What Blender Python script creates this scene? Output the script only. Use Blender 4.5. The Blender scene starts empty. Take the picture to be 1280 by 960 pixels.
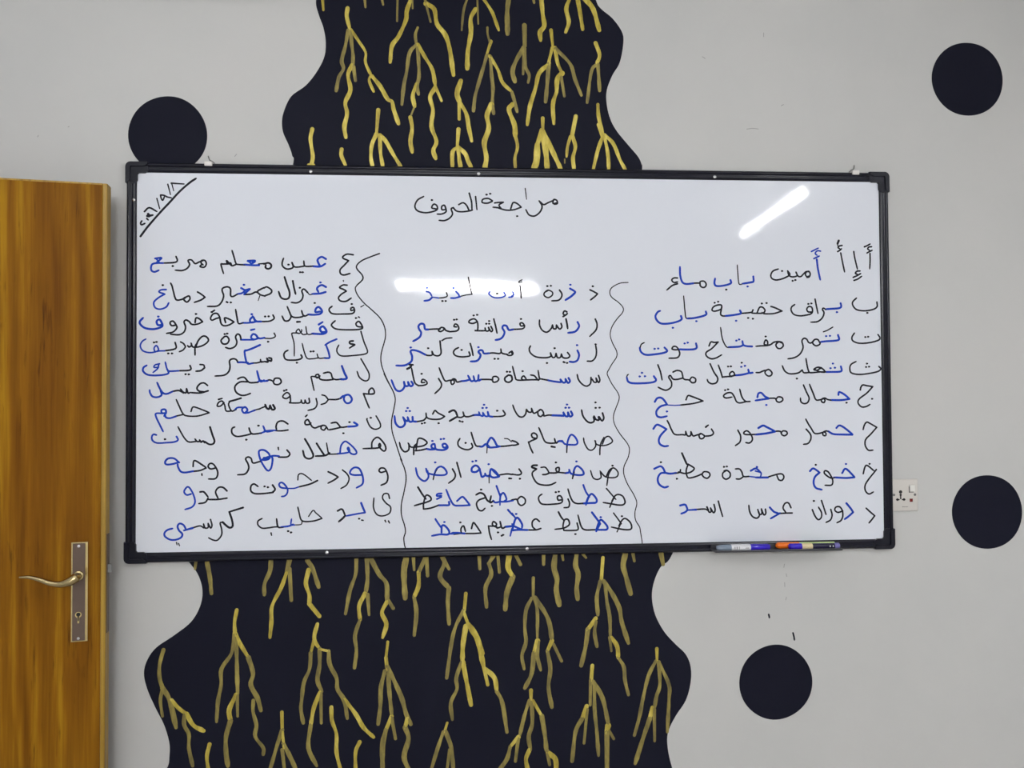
import bpy, bmesh, math, random
from mathutils import Vector, Matrix

# ------------------------------------------------------------------ camera, world, lights, exposure
SC = bpy.context.scene
COL = SC.collection
CAM_LOCATION = (-0.1866, -2.4145, 1.5975)
CAM_AXES = ((0.997814, 0.004690, -0.065911), (-0.065800, -0.020907, -0.997614), (-0.006057, 0.999770, -0.020552))

cam = bpy.data.cameras.new('camera')
cam.sensor_width = 36.0
cam.lens = 27.0
cam_ob = bpy.data.objects.new('camera', cam)
COL.objects.link(cam_ob)
cam_ob.matrix_world = Matrix.Translation(CAM_LOCATION) @ Matrix(CAM_AXES).to_4x4()
SC.camera = cam_ob

SC.view_settings.view_transform = 'Standard'
SC.view_settings.look = 'None'
SC.view_settings.gamma = 1.0
SC.view_settings.use_curve_mapping = False
SC.view_settings.exposure = 0.95

w = bpy.data.worlds.new('hallway_light')
SC.world = w
w.use_nodes = True
w.node_tree.nodes['Background'].inputs['Color'].default_value = (0.8, 0.85, 0.9, 1)
w.node_tree.nodes['Background'].inputs['Strength'].default_value = 0.4

CEIL = 2.95
ROOM_LEFT, ROOM_RIGHT, ROOM_FRONT = -2.16, 3.6, -8.2
TUBE_POWER = 46.0          # emission strength of a fluorescent tube
# centre x, centre y, length, direction of the tube in plan (radians), strength factor
TUBES = [(1.95, -2.73, 1.30, math.radians(93.5), 1.75),
         (-0.10, -6.18, 1.60, math.radians(-13.5), 4.6),
         (-1.25, -1.85, 1.20, 0.0, 0.36)]

# ------------------------------------------------------------------ helpers
def mat(name, col, rough=0.5, metal=0.0, spec=0.5, **kw):
    m = bpy.data.materials.new(name)
    m.use_nodes = True
    b = m.node_tree.nodes['Principled BSDF']
    b.inputs['Base Color'].default_value = (*col, 1)
    b.inputs['Roughness'].default_value = rough
    b.inputs['Metallic'].default_value = metal
    b.inputs['Specular IOR Level'].default_value = spec
    for k, v_ in kw.items():
        b.inputs[k].default_value = v_
    return m

def nodes(m):
    nt = m.node_tree
    return nt, nt.nodes['Principled BSDF']

def add(nt, kind, **kw):
    n = nt.nodes.new(kind)
    for k, v_ in kw.items():
        if k in n.inputs:
            n.inputs[k].default_value = v_
        else:
            setattr(n, k, v_)
    return n

def coords(nt, scale, kind='Object'):
    tc = add(nt, 'ShaderNodeTexCoord')
    mp = add(nt, 'ShaderNodeMapping')
    mp.inputs['Scale'].default_value = scale
    nt.links.new(tc.outputs[kind], mp.inputs['Vector'])
    return mp.outputs['Vector']

def ramp(nt, fac, stops):
    r = add(nt, 'ShaderNodeValToRGB')
    e = r.color_ramp.elements
    while len(e) < len(stops):
        e.new(0.5)
    for i, (p, c) in enumerate(stops):
        e[i].position = p
        e[i].color = (*c, 1)
    nt.links.new(fac, r.inputs['Fac'])
    return r.outputs['Color']

def add_bump(m, scale, strength, dist=0.002, detail=4.0):
    nt, b = nodes(m)
    n = add(nt, 'ShaderNodeTexNoise', Detail=detail)
    n.inputs['Scale'].default_value = 1.0
    nt.links.new(coords(nt, scale), n.inputs['Vector'])
    bp = add(nt, 'ShaderNodeBump', Strength=strength, Distance=dist)
    nt.links.new(n.outputs['Fac'], bp.inputs['Height'])
    nt.links.new(bp.outputs['Normal'], b.inputs['Normal'])

def obj(name, bm, m, parent=None, smooth=False):
    me = bpy.data.meshes.new(name)
    bmesh.ops.recalc_face_normals(bm, faces=bm.faces)
    bm.to_mesh(me)
    bm.free()
    for x in (m if isinstance(m, (list, tuple)) else [m]):
        me.materials.append(x)
    if smooth:
        me.polygons.foreach_set('use_smooth', [True] * len(me.polygons))
        try:
            me.set_sharp_from_angle(angle=math.radians(40))
        except Exception:
            pass
    o = bpy.data.objects.new(name, me)
    COL.objects.link(o)
    if parent is not None:
        o.parent = parent
    return o

def empty(name, loc=(0, 0, 0), rotz=0.0):
    o = bpy.data.objects.new(name, None)
    COL.objects.link(o)
    o.location = loc
    o.rotation_euler = (0, 0, rotz)
    return o

def tag(o, label=None, cat=None, group=None, kind=None):
    if label: o['label'] = label
    if cat: o['category'] = cat
    if group: o['group'] = group
    if kind: o['kind'] = kind
    return o

def box(bm, x0, x1, y0, y1, z0, z1, bevel=0.0, seg=2):
    r = bmesh.ops.create_cube(bm, size=1.0)
    vs = r['verts']
    for v_ in vs:
        v_.co = Vector((x0 + (v_.co.x + .5) * (x1 - x0), y0 + (v_.co.y + .5) * (y1 - y0), z0 + (v_.co.z + .5) * (z1 - z0)))
    if bevel > 0:
        es = {e for v_ in vs for e in v_.link_edges}
        bmesh.ops.bevel(bm, geom=list(es), offset=bevel, segments=seg, profile=0.5, affect='EDGES')

def lathe(bm, prof, origin, axis, n=24):
    """prof: (distance along axis, radius)"""
    a = Vector(axis).normalized()
    u = a.orthogonal().normalized()
    v_ = a.cross(u)
    rings = []
    for d, r in prof:
        c = Vector(origin) + a * d
        if r < 1e-6:
            rings.append([bm.verts.new(c)])
        else:
            rings.append([bm.verts.new(c + (u * math.cos(t) + v_ * math.sin(t)) * r)
                          for t in (2 * math.pi * k / n for k in range(n))])
    for A, B in zip(rings, rings[1:]):
        for k in range(n):
            k2 = (k + 1) % n
            if len(A) == 1 and len(B) == 1: continue
            if len(A) == 1: bm.faces.new((A[0], B[k], B[k2]))
            elif len(B) == 1: bm.faces.new((A[k], A[k2], B[0]))
            else: bm.faces.new((A[k], A[k2], B[k2], B[k]))
    for R_ in (rings[0], rings[-1]):
        if len(R_) > 2:
            bm.faces.new(R_)

def catmull(P, sub=5, closed=False):
    n = len(P)
    if n < 3 and not closed:
        return list(P)
    out = []
    rng = range(n) if closed else range(n - 1)
    for i in rng:
        if closed:
            p0, p1, p2, p3 = P[i - 1], P[i], P[(i + 1) % n], P[(i + 2) % n]
        else:
            p1, p2 = P[i], P[i + 1]
            p0 = P[i - 1] if i > 0 else p1 * 2 - p2
            p3 = P[i + 2] if i + 2 < n else p2 * 2 - p1
        for k in range(sub):
            t = k / sub
            out.append(0.5 * ((2 * p1) + (p2 - p0) * t + (2 * p0 - 5 * p1 + 4 * p2 - p3) * t * t + (3 * p1 - p0 - 3 * p2 + p3) * t ** 3))
    if not closed:
        out.append(P[-1].copy())
    return out

def ribbon(bm, pts, width, y, mi=0, vary=0.0, rnd=None, end=1.0, h=0.0002):
    """A painted or inked stroke on the plane Y = y: pts are (x, z); rounded ends, low domed section."""
    P = [Vector(p) for p in pts]
    Q = [P[0]]
    for p in P[1:]:
        if (p - Q[-1]).length > 1e-5: Q.append(p)
    if len(Q) == 1:
        Q.append(Q[0] + Vector((width * 0.3, 0.0)))
    P = catmull(Q, 5)
    # rounded ends: extend with shrinking half-widths
    d0 = (P[0] - P[1]).normalized(); d1 = (P[-1] - P[-2]).normalized()
    hw = width / 2
    L = [0.0]
    for a, b in zip(P, P[1:]): L.append(L[-1] + (b - a).length)
    ph = rnd.uniform(0, 6) if rnd else 0
    W = []
    for s in L:
        k = 1.0 + vary * (0.6 * math.sin(s * 60 + ph) + 0.4 * math.sin(s * 143 + 2 * ph))
        W.append(hw * k)
    W[-1] *= end
    e0 = W[0]; e1 = W[-1]
    pre = [(P[0] + d0 * e0 * math.sin(t), e0 * math.cos(t)) for t in (1.45, 1.1, 0.75, 0.35)]
    post = [(P[-1] + d1 * e1 * math.sin(t), e1 * math.cos(t)) for t in (0.35, 0.75, 1.1, 1.45)]
    S = pre + list(zip(P, W)) + post
    rows = []
    for i, (p, wd) in enumerate(S):
        a = S[max(i - 1, 0)][0]; b = S[min(i + 1, len(S) - 1)][0]
        t = (b - a)
        t = t.normalized() if t.length > 1e-9 else Vector((1, 0))
        nrm = Vector((-t.y, t.x))
        c0 = p + nrm * wd; c1 = p - nrm * wd
        rows.append((bm.verts.new((c0.x, y, c0.y)), bm.verts.new((p.x, y - h, p.y)), bm.verts.new((c1.x, y, c1.y))))
    for A, B in zip(rows, rows[1:]):
        for k in (0, 1):
            try:
                f = bm.faces.new((A[k], A[k + 1], B[k + 1], B[k]))
                f.material_index = mi
            except ValueError:
                pass

def tube(bm, pts, radii, n=14, flat=1.0):
    """tube through 3D pts with a radius each; flat squashes the section vertically"""
    rows = []
    for i, p in enumerate(pts):
        t = (Vector(pts[min(i + 1, len(pts) - 1)]) - Vector(pts[max(i - 1, 0)])).normalized()
        up = Vector((0, 0, 1)) if abs(t.z) < 0.9 else Vector((0, 1, 0))
        s = t.cross(up).normalized(); q = s.cross(t)
        rows.append([bm.verts.new(Vector(p) + (s * math.cos(a) + q * math.sin(a) * flat) * radii[i]) for a in (2 * math.pi * k / n for k in range(n))])
    for A, B in zip(rows, rows[1:]):
        for k in range(n):
            bm.faces.new((A[k], A[(k + 1) % n], B[(k + 1) % n], B[k]))
    bm.faces.new(rows[0]); bm.faces.new(rows[-1])

def strokes(txt):
    for ln in txt.strip().split('\n'):
        p = ln.split()
        yield p[0][0], float(p[0][1:]) / 1000.0, [tuple(float(a) / 2000.0 for a in q.split(',')) for q in p[1:]]

# ------------------------------------------------------------------ materials
M = {}
M['wall'] = mat('wall_paint', (0.60, 0.60, 0.59), 0.55, spec=0.3)
nt, b = nodes(M['wall'])
n1 = add(nt, 'ShaderNodeTexNoise', Scale=1.6, Detail=6.0, Roughness=0.6)
nt.links.new(coords(nt, (1, 1, 1)), n1.inputs['Vector'])
nt.links.new(ramp(nt, n1.outputs['Fac'], [(0.3, (0.575, 0.575, 0.57)), (0.55, (0.605, 0.60, 0.592)), (0.75, (0.615, 0.602, 0.595))]), b.inputs['Base Color'])
add_bump(M['wall'], (35, 35, 35), 0.12, 0.003)
M['ceiling'] = mat('ceiling_paint', (0.75, 0.75, 0.74), 0.8)
M['floor'] = mat('floor_tile', (0.42, 0.39, 0.35), 0.35)
nt, b = nodes(M['floor'])
br = add(nt, 'ShaderNodeTexBrick', offset=0.0, Scale=1.0)
br.inputs['Color1'].default_value = (0.60, 0.57, 0.53, 1); br.inputs['Color2'].default_value = (0.57, 0.545, 0.51, 1)
br.inputs['Mortar'].default_value = (0.25, 0.23, 0.21, 1)
br.inputs['Brick Width'].default_value = 0.6; br.inputs['Row Height'].default_value = 0.6; br.inputs['Mortar Size'].default_value = 0.004
nt.links.new(coords(nt, (1, 1, 1)), br.inputs['Vector']); nt.links.new(br.outputs['Color'], b.inputs['Base Color'])

M['black_paint'] = mat('black_wall_paint', (0.0080, 0.0085, 0.0185), 0.55, spec=0.10)
add_bump(M['black_paint'], (60, 60, 60), 0.15, 0.002)

def gold_paint(name, stops, rough):
    m = mat(name, stops[1][1], rough, 0.25, 0.5)
    nt, b = nodes(m)
    n_ = add(nt, 'ShaderNodeTexNoise', Detail=5.0, Roughness=0.65)
    n_.inputs['Scale'].default_value = 1.0
    nt.links.new(coords(nt, (42, 42, 14)), n_.inputs['Vector'])
    nt.links.new(ramp(nt, n_.outputs['Fac'], stops), b.inputs['Base Color'])
    return m
M['gold'] = gold_paint('thick_gold_paint', [(0.30, (0.27, 0.20, 0.030)), (0.48, (0.50, 0.39, 0.050)), (0.66, (0.72, 0.60, 0.13))], 0.38)
M['gold_thin'] = gold_paint('thin_gold_paint', [(0.30, (0.13, 0.105, 0.034)), (0.5, (0.25, 0.20, 0.05)), (0.70, (0.42, 0.34, 0.08))], 0.45)

M['board'] = mat('gloss_white_enamel', (0.775, 0.80, 0.88), 0.05, spec=0.24)
add_bump(M['board'], (9.0, 1, 12.0), 0.075, 0.004, 8.0)
M['frame'] = mat('black_anodised_rail', (0.0045, 0.005, 0.0135), 0.24, 0.0, 0.3)
M['cap'] = mat('black_plastic_corner', (0.0065, 0.007, 0.0150), 0.42, 0.0, 0.3)
M['ink_k'] = mat('black_marker_ink', (0.010, 0.010, 0.018), 0.5, spec=0.12)
M['ink_b'] = mat('blue_marker_ink', (0.009, 0.052, 0.46), 0.5, spec=0.12)
M['steel'] = mat('bright_steel', (0.62, 0.62, 0.63), 0.25, 1.0)
M['zinc'] = mat('dull_zinc', (0.20, 0.20, 0.20), 0.45, 0.8)
M['clip_white'] = mat('white_hanger_plastic', (0.80, 0.76, 0.73), 0.4)
M['tray'] = mat('dark_grey_tray', (0.045, 0.045, 0.055), 0.35)

M['wood'] = mat('oak_veneer', (0.30, 0.15, 0.03), 0.45, spec=0.08)
nt, b = nodes(M['wood'])
def noise(scale, detail=4.0, rough=0.6, dist=0.0):
    n_ = add(nt, 'ShaderNodeTexNoise', Detail=detail, Roughness=rough, Distortion=dist)
    n_.inputs['Scale'].default_value = 1.0
    nt.links.new(coords(nt, scale), n_.inputs['Vector'])
    return n_.outputs['Fac']
def mixf(f, a_, b_):
    m_ = add(nt, 'ShaderNodeMix', data_type='FLOAT')
    m_.inputs[0].default_value = f
    nt.links.new(a_, m_.inputs[2]); nt.links.new(b_, m_.inputs[3])
    return m_.outputs[0]
fig = add(nt, 'ShaderNodeTexWave', wave_type='BANDS', bands_direction='X', Distortion=11.0, Detail=4.0)
fig.inputs['Scale'].default_value = 1.0; fig.inputs['Detail Scale'].default_value = 1.6
nt.links.new(coords(nt, (4.3, 4.3, 0.42)), fig.inputs['Vector'])
tone = mixf(0.13, mixf(0.36, noise((13, 13, 0.9), 4.0, 0.6, 0.5), noise((110, 110, 2.6), 6.0, 0.65, 0.3)), fig.outputs['Fac'])
base = ramp(nt, tone, [(0.34, (0.140, 0.048, 0.003)), (0.46, (0.200, 0.076, 0.004)), (0.55, (0.250, 0.105, 0.005)), (0.66, (0.37, 0.185, 0.008))])
fleck = add(nt, 'ShaderNodeMapRange'); fleck.inputs['From Min'].default_value = 0.57; fleck.inputs['From Max'].default_value = 0.70
nt.links.new(mixf(0.45, noise((26, 26, 3.2), 3.0, 0.7, 0.8), noise((150, 150, 9.0), 3.0, 0.6)), fleck.inputs['Value'])
mc = add(nt, 'ShaderNodeMix', data_type='RGBA')
nt.links.new(fleck.outputs['Result'], mc.inputs[0]); nt.links.new(base, mc.inputs[6]); mc.inputs[7].default_value = (0.075, 0.024, 0.003, 1)
nt.links.new(mc.outputs[2], b.inputs['Base Color'])
M['lipping'] = mat('pale_oak_lipping', (0.46, 0.27, 0.065), 0.4)
nt, b = nodes(M['lipping'])
na = add(nt, 'ShaderNodeTexNoise', Detail=5.0); na.inputs['Scale'].default_value = 1.0
nt.links.new(coords(nt, (90, 90, 2.5)), na.inputs['Vector'])
nt.links.new(ramp(nt, na.outputs['Fac'], [(0.35, (0.27, 0.145, 0.010)), (0.6, (0.42, 0.25, 0.025))]), b.inputs['Base Color'])
M['brass'] = mat('polished_brass_edge', (0.62, 0.50, 0.24), 0.25, 1.0)
M['bronze'] = mat('satin_bronze_plate', (0.125, 0.085, 0.066), 0.45, 0.3)
M['lever'] = mat('satin_brass_lever', (0.46, 0.365, 0.19), 0.24, 1.0)
M['dark'] = mat('black_hole', (0.008, 0.008, 0.009), 0.7)
M['socket'] = mat('ivory_plastic', (0.67, 0.635, 0.60), 0.32)
M['socket_switch'] = mat('white_rocker_plastic', (0.80, 0.78, 0.75), 0.28)
M['red_lens'] = mat('dark_red_lens', (0.16, 0.012, 0.012), 0.25)
M['print'] = mat('grey_print_and_shadow', (0.12, 0.11, 0.11), 0.5)  # printed marks, and the shade painted around the socket switch
M['grey_cap'] = mat('smoky_blue_plastic', (0.20, 0.25, 0.33), 0.18)
M['label_white'] = mat('white_marker_label', (0.78, 0.78, 0.82), 0.4)
M['violet'] = mat('deep_blue_plastic', (0.030, 0.008, 0.50), 0.16)
M['violet_pale'] = mat('pale_violet_plastic', (0.16, 0.14, 0.42), 0.3)
M['orange'] = mat('orange_plastic', (0.95, 0.19, 0.010), 0.2)
M['lime'] = mat('pale_lime_plastic', (0.50, 0.62, 0.22), 0.35)
M['navy'] = mat('navy_barrel', (0.014, 0.012, 0.045), 0.2)
M['gold_band'] = mat('cream_gold_label', (0.75, 0.62, 0.38), 0.35)
M['housing'] = mat('white_lamp_housing', (0.8, 0.8, 0.8), 0.5)
def glow(k):
    m = bpy.data.materials.new('fluorescent_tube_glow')
    m.use_nodes = True
    nt = m.node_tree
    nt.nodes.clear()
    em = nt.nodes.new('ShaderNodeEmission'); out = nt.nodes.new('ShaderNodeOutputMaterial')
    em.inputs['Color'].default_value = (0.97, 0.99, 1.0, 1); em.inputs['Strength'].default_value = TUBE_POWER * k
    nt.links.new(em.outputs[0], out.inputs['Surface'])
    return m

# ------------------------------------------------------------------ the room
def shell(name, parts, m):
    bm = bmesh.new()
    for p in parts: box(bm, *p)
    return tag(obj(name, bm, m), kind='structure')
T = 0.15
wall_back = shell('wall_back', [(ROOM_LEFT - T, ROOM_RIGHT + T, 0, T, 0, CEIL)], M['wall'])
tag(wall_back, 'pale grey painted wall behind the whiteboard', 'wall')
DOOR_Y1, DOOR_Y0 = -0.29, -1.22          # doorway in the left wall, its hinge side nearest the whiteboard
tag(shell('wall_left', [(ROOM_LEFT - T, ROOM_LEFT, DOOR_Y1, 0, 0, CEIL), (ROOM_LEFT - T, ROOM_LEFT, ROOM_FRONT, DOOR_Y0, 0, CEIL),
                    (ROOM_LEFT - T, ROOM_LEFT, DOOR_Y0, DOOR_Y1, 2.26, CEIL)], M['wall']), 'pale grey side wall with the doorway', 'wall')
tag(shell('wall_right', [(ROOM_RIGHT, ROOM_RIGHT + T, ROOM_FRONT, 0, 0, CEIL)], M['wall']), 'pale grey wall on the right side of the room', 'wall')
tag(shell('wall_front', [(ROOM_LEFT - T, ROOM_RIGHT + T, ROOM_FRONT - T, ROOM_FRONT, 0, CEIL)], M['wall']), 'pale grey wall behind the viewer', 'wall')
tag(shell('floor', [(ROOM_LEFT - T, ROOM_RIGHT + T, ROOM_FRONT - T, T, -0.1, 0)], M['floor']), 'beige tiled classroom floor', 'floor')
tag(shell('ceiling', [(ROOM_LEFT - T, ROOM_RIGHT + T, ROOM_FRONT - T, T, CEIL, CEIL + 0.1)], M['ceiling']), 'flat white classroom ceiling', 'ceiling')

for x, z, l, dx in ((0.7935, 0.8993, 0.012, 0.0015), (0.8741, 0.8323, 0.024, 0.003)):
    bm = bmesh.new()
    ribbon(bm, [(x - dx, z + l / 2), (x, z), (x + dx * .6, z - l / 2)], 0.0058, -0.0002, end=0.4)
    obj('paint_drip', bm, M['black_paint'], wall_back)['label'] = 'small black paint drip on the wall'

M['scuff'] = mat('grey_scuff', (0.33, 0.33, 0.33), 0.6)
for sx_, sz_, l, a in ((-1.47, 2.41, .006, 1.2), (-1.38, 2.44, .004, .4), (-1.375, 2.125, .022, 1.9), (-1.365, 2.118, .018, 2.0), (-1.353, 2.12, .012, 2.1), (-1.41, 2.12, .008, .6), (-.88, 2.36, .010, .9),
                       (.845, 1.06, .012, 1.4), (.852, 1.03, .010, 1.8), (.846, 1.00, .014, 1.6), (.85, .955, .010, 1.3), (.60, 2.70, .012, 2.6), (.76, 2.47, .040, .02), (.80, 2.78, .014, 1.5), (.86, 2.55, .010, .5)):
    bm = bmesh.new()
    ribbon(bm, [(sx_ - math.cos(a) * l / 2, sz_ - math.sin(a) * l / 2), (sx_, sz_ + l * .05), (sx_ + math.cos(a) * l / 2, sz_ + math.sin(a) * l / 2)], 0.0022, -0.00015, end=0.4)
    obj('scuff_mark', bm, M['scuff'], wall_back)

# ------------------------------------------------------------------ ceiling lamps
for i, (x, y, l, a, k) in enumerate(TUBES):
    t = empty('ceiling_lamp', (x, y, CEIL - 0.001), a)
    tag(t, ['fluorescent batten running away from the whiteboard on the right of the ceiling',
            'long fluorescent batten far behind the viewer across the ceiling',
            'fluorescent batten on the ceiling close to the whiteboard wall'][i], 'ceiling light')
    bm = bmesh.new(); box(bm, -l / 2 - .03, l / 2 + .03, -.045, .045, -.055, 0, .006)
    obj('housing', bm, M['housing'], t)
    for s in (-1, 1):
        bm = bmesh.new(); box(bm, s * l / 2 - .012, s * l / 2 + .012, -.022, .022, -.115, -.0545, .004)
        obj('lamp_holder', bm, M['housing'], t)
    bm = bmesh.new(); lathe(bm, [(0.0125, .019), (l - .0125, .019)], (-l / 2, 0, -.085), (1, 0, 0), 16)
    obj('tube', bm, glow(k), t, True)

# ------------------------------------------------------------------ mural and dots painted on the wall
MURAL_LEFT = [(-0.6269,3.2080),(-0.5775,3.0571),(-0.6173,2.9415),(-0.6347,2.8524),(-0.6263,2.8062),(-0.6122,2.7660),(-0.6048,2.7199),(-0.6094,2.6735),(-0.6321,2.6267),(-0.6659,2.5827),(-0.7081,2.5502),(-0.7278,2.5153),(-0.7390,2.4748),(-0.7362,2.4347),(-0.7193,2.3948),(-0.7081,2.3605),(-0.7070,2.3261),(-0.7574,2.0971),(-0.8906,1.8486),(-1.0341,1.6030),(-1.0977,1.3837),(-1.0877,1.2254),(-1.0519,1.1495),(-1.0183,1.1084),(-0.9914,1.0703),(-0.9779,1.0222),(-0.9845,0.9745),(-1.0111,0.9275),(-1.0611,0.8879),(-1.1142,0.8520),(-1.1406,0.8154),(-1.1504,0.7751),(-1.1403,0.7274),(-1.1169,0.6726),(-1.0902,0.6177),(-1.0747,0.5631),(-1.0746,0.5225),(-1.0812,0.4890),(-1.1205,0.4305),(-1.1717,0.3012),(-1.1477,0.1572)]
MURAL_RIGHT = [(0.2274,3.2408),(0.2002,3.0837),(0.2252,2.9677),(0.2502,2.8776),(0.2648,2.8513),(0.3031,2.8197),(0.3325,2.7789),(0.3382,2.7434),(0.3257,2.6778),(0.3015,2.6357),(0.2833,2.5880),(0.2817,2.5465),(0.2914,2.4995),(0.3118,2.4585),(0.3500,2.4118),(0.3823,2.3739),(0.3940,2.3475),(0.3950,2.3298),(0.3859,2.1059),(0.4217,1.7984),(0.5307,1.5424),(0.5487,1.2872),(0.4801,1.1035),(0.4434,1.0651),(0.4212,1.0194),(0.4134,0.9699),(0.4237,0.9129),(0.4521,0.8591),(0.4879,0.8191),(0.5203,0.7864),(0.5358,0.7469),(0.5353,0.6973),(0.5187,0.6412),(0.4855,0.5928),(0.4612,0.5443),(0.4592,0.4950),(0.4730,0.4311),(0.4973,0.3675),(0.5601,0.2274),(0.5199,0.0794)]
DOTS = [(-1.0851,2.4197,0.1187,0.1200),(1.4889,2.6486,0.1224,0.1221),(1.5294,1.2210,0.1199,0.1206),(0.8123,0.6900,0.1197,0.1186),]

mural = empty('wall_mural', (0, -0.0002, 0))
tag(mural, 'black wavy painted stripe with gold branching lines running behind the whiteboard', 'mural')
L_ = catmull([Vector(p) for p in MURAL_LEFT], 6)
R_ = catmull([Vector(p) for p in MURAL_RIGHT], 6)
def resample(P, n):
    d = [0.0]
    for a, b_ in zip(P, P[1:]): d.append(d[-1] + (b_ - a).length)
    o_, j = [], 0
    for k in range(n):
        s = d[-1] * k / (n - 1)
        while j < len(P) - 2 and d[j + 1] < s: j += 1
        f = (s - d[j]) / max(d[j + 1] - d[j], 1e-9)
        o_.append(P[j].lerp(P[j + 1], min(f, 1)))
    return o_
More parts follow.
